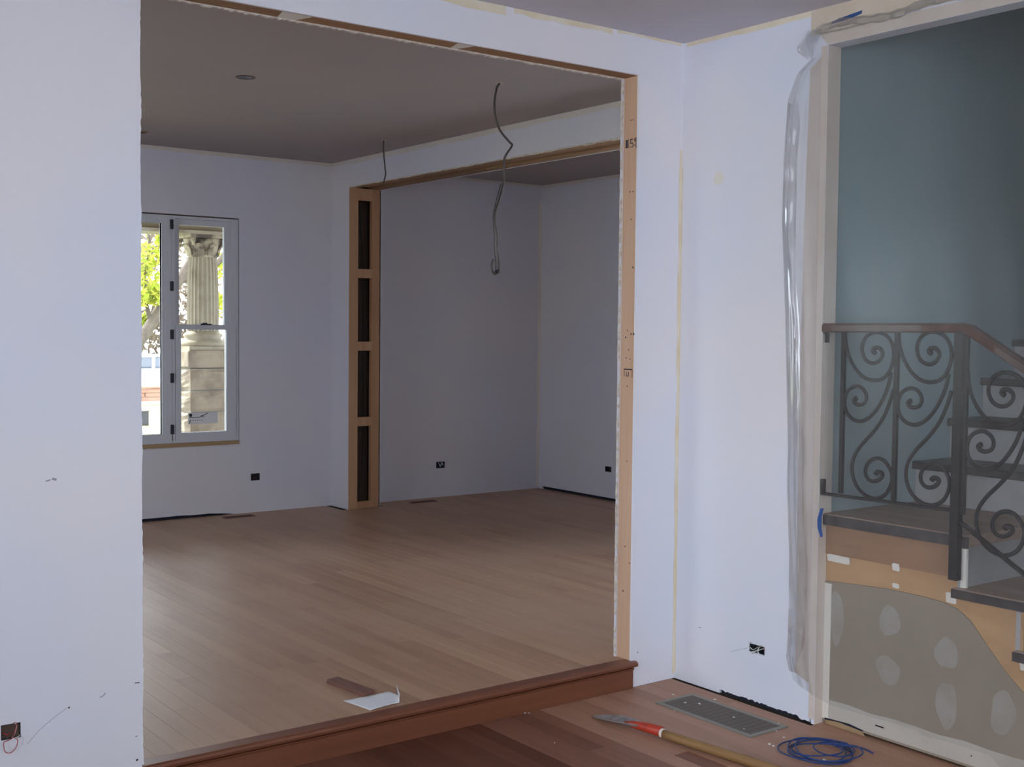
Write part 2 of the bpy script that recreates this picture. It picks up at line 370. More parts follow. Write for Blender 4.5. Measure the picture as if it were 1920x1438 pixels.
fu = MB().box(LEFT2_X-.1, x3+.1, yA+.006, yBk+.15, -.12, S-.0135).build('floor_upper', M['subfloor'])
struct(fu, 'raised wooden floor of dusty brown strip boards beyond the step', 'floor')
def ylim(a, b):
    if b > xB and a < xB2: return yJ-.001
    return yBk+.012 if a < xB else y3+.012
lay(fu, BOARD_UP, 1.30, x3+.012, 3.925, yBk, S, 1.2, 2.4, ylimit=ylim)
rest = MB(); lay(None, None, LEFT2_X, 1.30, 3.99, yBk, S, 1.2, 2.4, stuff=rest)
rb = rest.build('plank_field', M['floor_up'], fu); rb['kind'] = 'stuff'

# ---- step at the opening
st = empty('trim_1', (2.5, 3.85, 0))
NY = 3.853
prof = [(NY+.012, S), (NY+.004, S-.004), (NY, S-.012), (NY+.003, S-.022), (NY+.012, S-.026), (3.924, S-.026), (3.924, S)]
MB().prism(prof, 0, xL+.001, xJ+.018).build('nosing', M['step'], st)
MB().box(xL+.002, xJ, 3.866, 3.8775, .0005, S-.027).build('riser', M['step'], st)
MB().prism([(3.868, S-.027), (3.858, S-.027), (3.862, S-.036), (3.868, S-.04)], 0, xL+.002, xJ).build('cove_moulding', M['step'], st)
under(st); struct(st, 'varnished red oak step with rounded nosing across the wide opening', 'step')

# ---- wall A (with the wide opening)
DW = .013
wa = MB()
wa.panel(1, yA, yA+DW, LEFT_X, xR, 0, H, holes=[(xL+.004, xJ, -1, zh), (.945, 1.004, .288, .336)])
wa = wa.build('wall_front', M['paint'])
struct(wa, 'white primed wall cut by the wide framed opening', 'wall')
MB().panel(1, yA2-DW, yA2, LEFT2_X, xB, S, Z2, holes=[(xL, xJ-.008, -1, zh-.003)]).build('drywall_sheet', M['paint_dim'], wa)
MB().box(xJ, xJ+.038, yA+DW, yA2-DW, S, zh).build('jamb_stud', M['pine'], wa)
MB().box(xL-.038, xL, yA+DW, yA2-DW, S, zh).build('jamb_stud', M['pine'], wa)
for a, b in ((xL-.038, 1.93), (1.932, 2.68), (2.682, xJ+.038)):
    MB().box(a, b, yA+DW, yA2-DW, zh, zh+.14).build('header_board', M['pine_x'], wa)
MB().box(LEFT_X, xL-.04, yA+DW, yA2-DW, 0, H).build('stud_core', M['cavity'], wa)
MB().box(xJ+.04, xR, yA+DW, yA2-DW, 0, H).build('stud_core', M['cavity'], wa)
MB().box(LEFT_X, xR, yA+DW, yA2-DW, zh+.142, H).build('stud_core', M['cavity'], wa)
# ragged cut edges of the drywall
def ragged(p0, p1, n, wid, jit, axis_u, rng):
    pts = []
    for i in range(n+1):
        t = i/n; pts.append((t, rng.uniform(-jit, jit)))
    return pts
rng = random.Random(3)
pts = [(xL+.005+rng.uniform(-.0016, .0014)+.0015*math.sin(z*.21), z/220*zh) for z in range(0, 221)]
pts = [(xL-.006, 0)] + pts + [(xL-.006, zh)]
MB().prism(pts, 1, yA-.0006, yA+DW).build('ragged_edge', M['paint'], wa)
pts = [(xJ-.008+rng.uniform(-.0025, .0015), S+z/150*(zh-S-.009)) for z in range(0, 151)]
MB().prism([(xJ-.004, S)] + pts + [(xJ-.004, zh-.009)], 1, yA2-DW-.0005, yA2+.0005).build('ragged_edge', M['edge'], wa)
pts = [(xL+(xJ-.012-xL)*i/260, zh-.005+rng.uniform(-.004, .003)) for i in range(261)]
MB().prism([(xL, zh+.001)] + pts + [(xJ-.012, zh+.001)], 1, yA2-DW-.0005, yA2+.0005).build('ragged_edge', M['edge'], wa)
# pale scraps on the header
for a, b in ((1.90, 2.02), (2.64, 2.72)):
    MB().add([(a, yA+DW, zh-.001), (b, yA+DW, zh-.001), (b-.03, yA2-DW, zh-.001), (a+.02, yA2-DW, zh-.001)], [(0,1,2,3)]).build('paper_scrap', M['mudwhite'], wa)
# yellowish joint tape strips
def strip_xz(y, pts0, pts1, parent, m='tape', th=.0012):
    mb = MB(); n = len(pts0)
    mb.prism(list(pts0) + list(reversed(pts1)), 1, y, y-th); return mb.build('joint_tape', M[m], parent)
def strip_yz(x, pts0, pts1, parent, m='tape', th=.0012):
    return MB().prism(list(pts0) + list(reversed(pts1)), 0, x, x-th).build('joint_tape', M[m], parent)
def wob(a, b, n, base, j, rng): return [(a+(b-a)*i/n, base+rng.uniform(-j, j)) for i in range(n+1)]
strip_xz(yA, wob(2.35, 2.86, 10, H-.032, .004, rng), wob(2.35, 2.86, 10, H-.001, 0, rng), wa)
strip_xz(yA, wob(2.90, 3.42, 10, H-.022, .004, rng), wob(2.90, 3.42, 10, H-.001, 0, rng), wa)
strip_xz(yA, wob(3.45, 3.83, 6, H-.012, .004, rng), wob(3.45, 3.83, 6, H-.001, 0, rng), wa)
vl = [(xR-.016+rng.uniform(-.004, .004), .02+i*.118) for i in range(21)]
strip_xz(yA, vl, [(xR-.001, p[1]) for p in vl], wa)
# stamps and dots on the jamb stud (printed flat on the timber, facing the opening)
def stamp(rects, name='stamp'):
    mb = MB()
    for (a, b, z0, z1) in rects: mb.box(xJ-.0006, xJ+.001, a, b, z0, z1)
    return mb.build(name, M['mark'], wa)
stamp([(3.948, 3.962, 2.372, 2.408)])
stamp([(3.941, 3.944, 2.372, 2.410), (3.938, 3.944, 2.372, 2.376), (3.916, 3.932, 2.404, 2.409), (3.928, 3.932, 2.388, 2.409), (3.914, 3.930, 2.388, 2.392), (3.914, 3.917, 2.372, 2.392), (3.914, 3.93, 2.372, 2.375), (3.893, 3.897, 2.366, 2.412), (3.900, 3.906, 2.395, 2.410), (3.903, 3.911, 2.378, 2.382)])
stamp([(3.899, 3.953, 1.402, 1.407), (3.950, 3.953, 1.372, 1.407), (3.899, 3.902, 1.370, 1.407), (3.936, 3.939, 1.374, 1.394), (3.922, 3.926, 1.376, 1.394), (3.924, 3.937, 1.373, 1.377)])
for (y_, z_, r_) in ((3.945,1.545,.004),(3.91,1.56,.004),(3.925,1.49,.003),(3.94,1.455,.003),(3.915,1.45,.0025),(3.93,1.33,.003),(3.93,2.49,.003),(3.915,2.49,.003),(3.93,2.18,.003),(3.91,2.18,.003),(3.92,2.06,.003),(3.905,1.85,.004),(3.925,1.0,.003),(3.93,.62,.003),(3.94,.42,.004),(3.9,.55,.003),(3.893,1.56,.005),(3.935,1.575,.003)):
    mb = MB(); mb.prism([(y_+r_*math.cos(a*math.pi/4), z_+r_*math.sin(a*math.pi/4)) for a in range(8)], 0, xJ-.0007, xJ+.001); mb.build('nail_hole', M['mark'], wa)
# scuffs on the white wall face
def scuff(pts, wd, m='scuff'):
    mb = MB()
    for (a, b) in zip(pts[:-1], pts[1:]):
        d = Vector((b[0]-a[0], b[1]-a[1])); d.normalize(); n_ = Vector((-d.y, d.x))*wd/2
        mb.prism([(a[0]+n_.x, a[1]+n_.y), (a[0]-n_.x, a[1]-n_.y), (b[0]-n_.x, b[1]-n_.y), (b[0]+n_.x, b[1]+n_.y)], 1, yA-.0005, yA+.001)
    return mb.build('scuff_mark', M[m], wa)
scuff([(1.023,.262),(1.06,.30),(1.10,.328),(1.145,.355)], .0013); scuff([(1.150,.352),(1.153,.357)], .005, 'mark')
scuff([(1.25,.37),(1.262,.374),(1.268,.382)], .003); scuff([(1.085,1.085),(1.10,1.089)], .004); scuff([(1.105,1.092),(1.118,1.088)], .007)
scuff([(1.365,.398),(1.385,.396)], .003, 'mark'); scuff([(1.368,.137),(1.374,.141)], .006, 'mark'); scuff([(1.366,.219),(1.372,.219)], .004)
scuff([(3.615,.150),(3.619,.152)], .005, 'mark')

# ---- right wall of the front room and the stair opening
yO = 3.085          # edge of the stair opening
TR = .078
gy0, gy1 = 3.085, 3.62
wr = MB().panel(0, xR, xR+TR, .55, yA, .0, H, holes=[(.8, yO, -1, 2.70), (3.349, 3.432, .222, .256), (3.10, 3.60, -1, .018)])
wr = wr.build('wall_right', M['paint']); struct(wr, 'white primed wall beside the plastic-covered stairway', 'wall')
MB().box(xR, xR+TR, REAR_Y, .55, 0, H).build('drywall_sheet', M['paint'], wr)
MB().box(xR+.014, xR+TR-.002, 3.10, 3.60, 0, .018).build('dark_gap', M['dark'], wr)
rag = [(3.60-i*.012, .018-rng.uniform(0, .007)-(.010 if i > 36 else 0)) for i in range(42)]
MB().prism([(3.60, .019)] + rag + [(3.60-41*.012, .019)], 0, xR-.0004, xR+.012).build('ragged_edge', M['paint'], wr)
# tan bare strips: corner, jamb, and the band under the ceiling
strip_yz(xR, [(yA-.001, .03), (yA-.001, 2.3)], [(yA-.006, .03), (yA-.006, 2.3)], wr)
strip_yz(xR, [(yO+.001, .02), (yO+.001, 2.70)], [(yO+.028, .02), (yO+.03, 2.70)], wr, 'jambtan')
strip_yz(xR, [(yO+.0305, .16), (yO+.0305, 2.66)], [(yO+.10, .19), (yO+.105, 1.2), (yO+.10, 2.0), (yO+.085, 2.62)], wr, 'jambtan2')
strip_yz(xR, wob(3.172, 3.86, 8, H-.001, 0, rng), wob(3.172, 3.86, 8, H-.022, .004, rng), wr)
strip_yz(xR, [(.85, 2.701), (yO+.001, 2.701)], [(.85, 2.749), (yO+.04, 2.749)], wr, 'jambtan')
strip_yz(xR, wob(.85, 3.17, 14, H-.001, 0, rng), wob(.85, 3.17, 14, H-.098, .008, rng), wr, 'band')
MB().box(xR+.001, xR+TR+.001, yO-.0015, yO+.0005, .0, 2.70).build('jamb_facing', M['jambtan'], wr)
for (y_, z_, r_) in ((3.655, 2.235, .03),):
    MB().prism([(y_+r_*math.cos(a*math.pi/8)*(1+.1*math.sin(3*a)), z_+r_*math.sin(a*math.pi/8)) for a in range(16)], 0, xR-.0008, xR+.001).build('filler_patch', M['mudwhite'], wr)
def scuff_r(y0, z0, y1, z1, wd, m='scuff'):
    d = Vector((y1-y0, z1-z0)).normalized(); n_ = Vector((-d.y, d.x))*wd/2
    MB().prism([(y0+n_.x, z0+n_.y), (y0-n_.x, z0-n_.y), (y1-n_.x, z1-n_.y), (y1+n_.x, z1+n_.y)], 0, xR-.0005, xR+.001).build('scuff_mark', M[m], wr)
scuff_r(3.54, .195, 3.445, .232, .0014); scuff_r(3.73, .262, 3.715, .262, .003)

# ---- unseen remaining walls of the front room
wl = MB().panel(0, LEFT_X-.1, LEFT_X, REAR_Y-.12, yA, 0, H, holes=[(-1.55, 2.65, .85, 2.62)]).build('wall_left', M['paint']); struct(wl, 'white side wall with a long window in the front room', 'wall')
wb = MB().panel(1, REAR_Y-.12, REAR_Y, LEFT_X-.1, xR+TR, 0, H, holes=[(-1.0, 3.0, .95, 2.65)]).build('wall_rear', M['paint'])
struct(wb, 'white wall with broad window behind the viewer', 'wall')
c1 = MB().box(LEFT_X-.1, xR+TR, REAR_Y-.12, yA+DW, H, H+.1).build('ceiling', M['ceil']); struct(c1, 'pale lilac ceiling of the front room', 'ceiling')

# ---- middle room
wk = MB().panel(1, yBk, yBk+.16, LEFT2_X-.1, xB+.15, S, Z2, holes=[(1.46, 3.912, .675, 2.412), (4.006, 4.083, .370, .426), (LEFT2_X, 3.86, -1, S+.026)])
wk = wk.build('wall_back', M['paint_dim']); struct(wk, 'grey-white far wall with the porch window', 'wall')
MB().box(LEFT2_X, 3.86, yBk+.02, yBk+.15, S-.01, S+.026).build('dark_gap', M['dark'], wk)
rag = [(3.86-i*.05, S+.026+(-.022+.006*i if i < 4 else 0)-rng.uniform(0, .006)) for i in range(48)]
MB().prism([(3.86, S+.03)] + rag + [(3.86-47*.05, S+.03)], 1, yBk-.0004, yBk+.012).build('ragged_edge', M['paint_dim'], wk)
strip_xz(yBk, wob(LEFT2_X, xB, 30, Z2-.03, .004, rng), wob(LEFT2_X, xB, 30, Z2-.001, 0, rng), wk, 'tape2')
wl2 = MB().panel(0, LEFT2_X-.1, LEFT2_X, yA2, yBk+.15, 0, Z2, holes=[(5.3, 7.1, .75, 2.45)]).build('wall_side', M['paint_dim']); struct(wl2, 'plain grey-white side wall of the middle room', 'wall')
c2 = MB()
c2.box(LEFT2_X-.1, xB+.006, yA2-DW, yBk+.15, Z2, Z2+.1)
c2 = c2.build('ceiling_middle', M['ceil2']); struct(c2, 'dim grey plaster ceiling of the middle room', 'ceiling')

# ---- partition with the second opening: sheets, studs, blocks, header
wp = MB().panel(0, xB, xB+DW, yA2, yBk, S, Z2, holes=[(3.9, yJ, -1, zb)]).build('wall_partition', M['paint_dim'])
struct(wp, 'double-stud partition wall with exposed framing and long header beam', 'wall')
MB().panel(0, xB2-DW, xB2, yA2, yBk, S, Z2, holes=[(3.9, yJ+.004, -1, zb)]).build('drywall_sheet', M['paint_dim'], wp)
sw = .080
MB().box(xB+DW*.4, xB+DW*.4+sw, yJ-.002, yJ+.036, S, zb).build('stud', M['pine_dim'], wp)
MB().box(xB2-.005-sw, xB2-.005, yJ+.004, yJ+.042, S, zb).build('stud', M['pine_dim'], wp)
ca, cb = xB+DW*.4+sw, xB2-.005-sw
MB().box(ca, cb, yJ+.004, yJ+.036, zb-.095, zb).build('block', M['pine_dim'], wp)
MB().box(ca, cb, yJ+.004, yJ+.036, S, S+.055).build('block', M['pine_dim'], wp)
for zc in (2.012, 1.43, .822): MB().box(ca, cb, yJ+.002, yJ+.036, zc-.036, zc+.036).build('block', M['pine_dim'], wp)
MB().box(ca-.02, ca+.055, yJ+.12, yJ+.158, S, zb).build('inner_stud', M['pine_y'], wp)
for zc in (2.26, 1.70, 1.62, 1.30, .72): MB().box(ca, cb-.03, yJ+.075, yJ+.105, zc-.012, zc+.012).build('cross_strap', M['cavity'], wp)
MB().tube(smoothpath([(ca+.05, yJ+.06, 2.56), (ca+.06, yJ+.06, 2.35), (ca+.085, yJ+.06, 2.1), (ca+.085, yJ+.055, 1.6), (ca+.085, yJ+.05, 1.0), (ca+.09, yJ+.05, .62), (ca+.06, yJ+.04, .38), (ca+.02, yJ+.03, .26)]), .0045).build('wire', M['wirek'], wp)
MB().box(xB+DW, xB2-DW, yJ+.17, yBk, S, zb).build('stud_core', M['cavity'], wp)
MB().box(xB+DW, xB2-DW, yA2, yBk, zb+.14, Z2).build('stud_core', M['cavity'], wp)
hb = xB+.002
for k, (a, b) in enumerate(((0, .085), (.088, .20), (.203, .297))):
    ys = [yA2, 5.1, 6.9, yJ+.03] if k != 1 else [yA2, 6.1, yJ+.03]
    for y0_, y1_ in zip(ys[:-1], ys[1:]):
        MB().box(hb+a, hb+b, y0_+.001, y1_-.001, zb+(.012 if k == 1 else .002), zb+.14).build('header_board', M['pine_y'], wp)
strip_yz(xB, wob(yA2, yBk, 30, Z2-.001, 0, rng), wob(yA2, yBk, 30, Z2-.035, .005, rng), wp, 'tape2')
pts = [(yA2+(yJ-yA2)*i/90, zb-.002+rng.uniform(-.004, .003)) for i in range(91)]
MB().prism([(yA2, zb+.006)] + pts + [(yJ, zb+.006)], 0, xB-.0005, xB+.011).build('ragged_edge', M['edge'], wp)

# ---- end room
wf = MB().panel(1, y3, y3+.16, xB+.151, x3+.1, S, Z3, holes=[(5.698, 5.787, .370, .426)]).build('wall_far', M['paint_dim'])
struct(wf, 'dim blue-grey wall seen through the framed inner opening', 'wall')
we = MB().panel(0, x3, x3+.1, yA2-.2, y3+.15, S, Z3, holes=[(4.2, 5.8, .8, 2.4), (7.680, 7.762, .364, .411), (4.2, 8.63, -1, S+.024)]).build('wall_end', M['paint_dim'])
struct(we, 'dim side wall closing the inner room with a dark floor gap', 'wall')
MB().box(x3+.02, x3+.09, 4.2, 8.63, S-.01, S+.024).build('dark_gap', M['dark'], we)
strip_yz(x3, wob(7.2, y3, 6, Z3-.001, 0, rng), wob(7.2, y3, 6, Z3-.028, .004, rng), we, 'tape2')
strip_xz(y3, wob(xB2, x3, 12, Z3-.025, .004, rng), wob(xB2, x3, 12, Z3-.001, 0, rng), wf, 'tape2')
vl = [(x3-.03+rng.uniform(-.004, .004), S+.02+i*.13) for i in range(21)]
strip_xz(y3, vl, [(x3-.001, p[1]) for p in vl], wf, 'mudwhite')
wn = MB().box(xB2, x3+.1, yA2-.2, yA2-.05, 0, Z3).build('wall_near', M['paint_dim']); struct(wn, 'hidden dividing wall of the inner room', 'wall')
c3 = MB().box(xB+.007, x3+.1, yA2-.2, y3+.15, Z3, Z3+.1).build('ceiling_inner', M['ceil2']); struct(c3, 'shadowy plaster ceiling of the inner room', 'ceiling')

# ---- stairwell shell
SWX = 7.2
ws = MB().box(xR+TR, SWX, yO+.01, yO+.09, 0, 4.6).build('wall_stair', M['teal']); struct(ws, 'blue-grey painted stairwell wall behind the railing', 'wall')
w2 = MB().box(4.95, SWX, 2.30, 2.40, 0, 4.6).box(4.95, 5.05, .4, 2.30, 0, 4.6).build('wall_stair_inner', M['teal']); struct(w2, 'inner stairwell wall beside the lower flight', 'wall')
w3 = MB().box(xR+TR, 5.05, .4, .5, 0, 4.6).box(SWX, SWX+.1, 2.3, yO+.09, 0, 4.6).build('wall_stair_end', M['teal']); struct(w3, 'stairwell end wall', 'wall')
w4 = MB().box(xR+.0, xR+TR, .4, yO+.09, H+.1, 4.6).build('wall_stair_upper', M['teal']); struct(w4, 'upper stairwell wall above the opening', 'wall')
c4 = MB().box(xR, SWX+.1, .4, yO+.09, 4.6, 4.7).build('ceiling_stair', M['ceil']); struct(c4, 'stairwell ceiling', 'ceiling')
f4 = MB().box(xR+TR_-.002, SWX, .4, yO+.01, -.12, -.014).build('floor_stair', M['subfloor']); struct(f4, 'subfloor under the staircase', 'floor')

# tan bare drywall under the stairs
xT = xR+.050
curve = [(3.084, .578), (2.96, .586), (2.80, .596), (2.64, .596), (2.544, .590), (2.485, .575), (2.435, .543), (2.37, .470), (2.296, .391), (2.224, .333), (2.10, .24), (1.95, .13), (1.80, .012)]
ut = MB().prism([(3.084, .012)] + [(1.80, .012)][:0] + list(reversed(curve)), 0, xT, xT+.012)
ut = ut.build('wall_understair', M['tan']); struct(ut, 'unpainted tan drywall under the stairs with filler patches', 'wall')
def blob(cy, cz, ry, rz, m='mud', seed=1, rot=0, name='filler_patch', x=xT):
    r = random.Random(seed); ph = [r.uniform(0, 6.28) for _ in range(3)]; pts = []
    for k in range(20):
        a = 2*math.pi*k/20; q = 1+.10*math.sin(2*a+ph[0])+.07*math.sin(3*a+ph[1])+.04*math.sin(5*a+ph[2])
        u, v = ry*q*math.cos(a), rz*q*math.sin(a)
        pts.append((cy+u*math.cos(rot)-v*math.sin(rot), cz+u*math.sin(rot)+v*math.cos(rot)))
    MB().prism(pts, 0, x-.0012, x+.001).build(name, M[m], ut)
blob(2.775, .475, .045, .062, seed=1, rot=.5); blob(2.777, .285, .055, .052, seed=2); blob(2.528, .406, .045, .062, seed=3, rot=.2)
blob(2.523, .215, .040, .095, seed=4); blob(2.300, .245, .050, .075, seed=5); blob(3.02, .44, .035, .10, seed=6)
strip_yz(xT-.0004, [(3.083, .02), (3.083, .57)], [(3.052, .02), (3.050, .57)], ut, 'mudwhite')
lo_ = [(3.05-i*.1, .100+.004*math.sin(i*2.3)) for i in range(12)]
MB().prism([(3.05, .022)] + lo_ + [(1.95, .022)], 0, xT-.0010, xT+.001).build('filler_band', M['band2'], ut)
MB().prism([(3.07, .001), (3.07, .020), (3.0, .024), (2.89, .018), (2.875, .001)], 0, xT-.002, xT-.0005).build('sill_plate', M['winwood'], ut)
MB().prism([(3.07, .016), (3.07, .024), (2.95, .030), (2.88, .022), (2.89, .017), (3.0, .023)], 0, xT-.0026, xT-.0018).build('dark_gap', M['dark'], ut)
for (a, b) in ((2.83, 2.79), (2.42, 2.415), (2.60, 2.596)): MB().box(xT-.001, xT+.001, b, a, .055, .06).build('nail_hole', M['mark'], ut)

# ================================================================== STAIRCASE
sc_ = empty('staircase', (4.2, 2.4, 0))
xs0 = xR+.030
def tread_y(z, y0, y1, x0, x1, th=.045):
    # board whose nosing faces -y and whose end faces the room
    MB().box(x0, x1, y0, y1, z-th, z).build('tread', M['tread'], sc_, bevel=.008)
LZ = .852
# landing
MB().box(xs0, 4.50, 2.445, yO+.009, LZ-.045, LZ).build('landing', M['tread'], sc_, bevel=.008)
MB().box(xs0-.004, xs0+.002, 2.440, yO-.004, LZ-.044, LZ-.004).build('landing_edge', M['nose'], sc_)
steps = [(.655, 2.215, 2.505), (.478, 1.955, 2.262), (.302, 1.69, 2.0), (.128, 1.42, 1.74)]
for z, y0, y1 in steps:
    MB().box(xs0, 4.94, y0, y1, z-.038, z).build('tread', M['tread'], sc_, bevel=.007)
    MB().box(xs0-.003, xs0+.002, y0+.002, y1-.002, z-.036, z-.003).build('tread_edge', M['nose'], sc_)
prev = LZ-.045; yr = 2.475
for z, y0, y1 in steps + [(0, 0, 0)]:
    MB().box(xs0+.022, 4.93, yr, yr+.018, z, prev).build('riser', M['riser'], sc_)
    prev = z-.038; yr = y0+.03
# upper flight climbing away from the landing
for k in range(6):
    x0 = 4.50+.25*k; z = LZ+.175*(k+1)
    MB().box(x0-.03, x0+.262, 2.41, yO+.009, z-.034, z).build('tread', M['nose'], sc_, bevel=.006)
    MB().box(x0, x0+.018, 2.41, yO+.009, z-.175, z-.034).build('riser', M['riser'], sc_)
# orange stringer skirt between treads and the tan drywall
sk = [(3.084, LZ-.046)] + [(2.47, LZ-.046), (2.47, .617), (2.235, .617), (2.235, .440), (1.985, .440), (1.985, .264), (1.72, .264), (1.72, .09), (1.60, .09), (1.60, .012), (1.81, .012)]
sk += list(reversed([(p[0], p[1]+.001) for p in curve[:-1]]))
MB().prism(sk, 0, xT+.003, xT+.022).build('skirt_board', M['orange'], sc_)
MB().box(xT-.002, xT+.004, 2.47, 3.083, .690, LZ-.046).build('fascia_board', M['fascia'], sc_)
def daub(y0, y1, z0, z1, m='mudwhite', x=xT-.003):
    MB().prism([(y0, z0+.004), (y0+.006, z0), (y1-.004, z0+.002), (y1, z1-.005), (y1-.01, z1), (y0+.003, z1-.002)], 0, x, x+.004).build('filler_daub', M[m], sc_)
daub(2.965, 3.075, .660, .690); daub(2.735, 2.770, .672, .702); daub(2.738, 2.770, .605, .625, x=xT+.001); daub(2.495, 2.54, .592, .632, x=xT+.001); daub(2.215, 2.245, .41, .44, x=xT+.001)
MB().box(xs0+.010, xs0+.022, 2.452, 2.474, .66, LZ-.05).build('corner_bead', M['mudwhite'], sc_)
under(sc_); tag(sc_, 'dark stained wooden staircase with landing behind clear plastic', 'staircase')

# ================================================================== RAILING
rl = empty('stair_railing', (xR+.012, 2.75, LZ))
X0 = xR+.012
A = [(2.984,1.578),(2.977,1.527),(2.961,1.481),(2.93,1.435),(2.892,1.404),(2.846,1.394),(2.805,1.403),(2.777,1.429),(2.761,1.471),(2.759,1.508),(2.771,1.542),(2.796,1.567),(2.828,1.577),(2.86,1.574),(2.887,1.556),(2.901,1.525),(2.898,1.494),(2.88,1.469),(2.852,1.459),(2.825,1.467),(2.809,1.488),(2.811,1.506),(2.826,1.518),(2.845,1.517),(2.851,1.505),(2.84,1.499)]
B = [(2.768,1.425),(2.778,1.38),(2.799,1.329),(2.833,1.278),(2.869,1.246),(2.906,1.233),(2.944,1.242),(2.971,1.27),(2.979,1.304),(2.97,1.34),(2.945,1.362),(2.914,1.368),(2.887,1.353),(2.876,1.329),(2.885,1.306),(2.908,1.297),(2.929,1.302),(2.934,1.315),(2.922,1.321)]
C = [(2.755,1.365),(2.772,1.312),(2.801,1.249),(2.845,1.193),(2.894,1.143),(2.926,1.097),(2.936,1.053),(2.928,1.007),(2.903,0.971),(2.866,0.948),(2.824,0.943),(2.784,0.961),(2.761,0.994),(2.753,1.033),(2.765,1.066),(2.792,1.092),(2.824,1.097),(2.855,1.083),(2.873,1.052),(2.868,1.023),(2.846,1.008),(2.817,1.013),(2.798,1.03),(2.8,1.043),(2.818,1.045),(2.827,1.036)]
scr = []
for l in (A, B, C):
    pp = smoothpath([(0, y, z) for y, z in l], 4); n_ = len(pp)
    rr = [.0078 if i < n_*.8 else .0078+.0028*(i-n_*.8)/(n_*.2) for i in range(n_)]
    mb = MB().tube(pp, rr, n=6); me = bpy.data.meshes.new('scroll'); me.from_pydata(mb.v, [], mb.f)
    for p in me.polygons: p.use_smooth = True
    me.materials.append(M['iron']); scr.append(me)
for dy, dz in ((0, 0), (-.2435, .003), (-.535, -.135), (-.79, -.29), (-1.05, -.445)):
    for me in scr:
        o = bpy.data.objects.new('scroll', me); COL.objects.link(o); o.parent = rl; o.location = (X0, dy, dz)
        if dz < -.01: o.scale = (1, 1, 1)
SL = -.59   # slope of the descending part
def bar(name, y0, y1, z0, z1, h=.007): return MB().box(X0-h, X0+h, y0, y1, z0, z1).build(name, M['iron'], rl)
bar('baluster', 2.446, 2.458, .93, 1.58); bar('baluster', 2.979, 2.995, .945, 1.585); bar('baluster', 2.735, 2.752, .945, 1.585)
MB().box(X0-.016, X0+.014, 2.463, 2.496, .690, 1.59).build('post', M['iron'], rl)
for yb_, dz in ((2.20, -.145), (1.945, -.30), (1.69, -.45)): bar('baluster', yb_-.008, yb_+.008, .94+dz, 1.585+dz)
MB().box(X0-.018, X0+.014, 1.42, 1.46, .0, 1.02).build('post', M['iron'], rl)
# rails
def profile_rail(path, wx, hz, name, m):
    mb = MB(); P = [Vector(p) for p in path]; ring = []
    for i, p in enumerate(P):
        t = (P[min(i+1, len(P)-1)]-P[max(i-1, 0)]).normalized(); up = Vector((1, 0, 0)).cross(t)
        if up.z < 0: up = -up
        ring.append([p+Vector((sx*wx, 0, 0))+up*sz*hz for sx, sz in ((-1,-.7),(-.7,-1),(.7,-1),(1,-.7),(1,.5),(.6,1),(-.6,1),(-1,.5))])
    vs_ = [q for r in ring for q in r]; fs = []
    for i in range(len(P)-1):
        for k in range(8): fs.append((i*8+k, i*8+(k+1)%8, (i+1)*8+(k+1)%8, (i+1)*8+k))
    fs += [tuple(range(8)), tuple(range((len(P)-1)*8, len(P)*8))]
    return mb.add(vs_, fs).build(name, m, rl)
profile_rail([(X0, 3.076, 1.593), (X0, 2.46, 1.595), (X0, 2.445, 1.590), (X0, 2.425, 1.578), (X0, 1.40, 1.578+SL*1.025)], .025, .018, 'handrail', M['rail'])
MB().tube(smoothpath([(X0, 3.074, 1.60), (X0, 3.084, 1.598), (X0, 3.083, 1.58), (X0, 3.070, 1.572), (X0, 3.068, 1.555), (X0, 3.069, 1.535)]), .009, n=6).build('rail_scroll_end', M['iron'], rl)
profile_rail([(X0, 3.075, .934), (X0, 2.49, .940)], .009, .006, 'bottom_rail', M['iron'])
MB().box(X0-.008, X0+.008, 3.066, 3.080, .928, .992).build('wall_bracket', M['iron'], rl)
profile_rail([(X0, 2.46, .90), (X0, 1.45, .90+SL*1.01)], .009, .007, 'bottom_rail', M['iron'])
under(rl); tag(rl, 'black wrought iron railing with scrolls and brown handrail', 'railing')

# ================================================================== PLASTIC SHEET
ps = empty('plastic_sheet', (xR-.01, 2.6, .1))
EDGE = [(2.78,3.15),(2.752,3.20),(2.70,3.185),(2.665,3.15),(2.609,3.23),(2.51,3.275),(2.275,3.29),(2.015,3.293),(1.624,3.265),(1.276,3.248),(1.08,3.238),(.971,3.240),(.644,3.221),(.358,3.219),(.246,3.226),(.163,3.203),(.09,3.18)]
BOT = [(3.30,.20),(3.203,.163),(3.159,.141),(3.077,.122),(2.997,.106),(2.895,.107),(2.748,.109),(2.609,.112),(2.574,.100),(2.433,.106),(2.308,.105),(2.266,.073),(2.0,.05),(.8,.04)]
def interp(tab, x):
    t = sorted(tab)
    if x <= t[0][0]: return t[0][1]
    for (a, b), (c, d) in zip(t[:-1], t[1:]):
        if x <= c: return b+(d-b)*(x-a)/(c-a)
    return t[-1][1]
ERv = sorted([(z, y) for z, y in EDGE])
def hump(u, c, wd): return math.exp(-((u-c)/wd)**2)
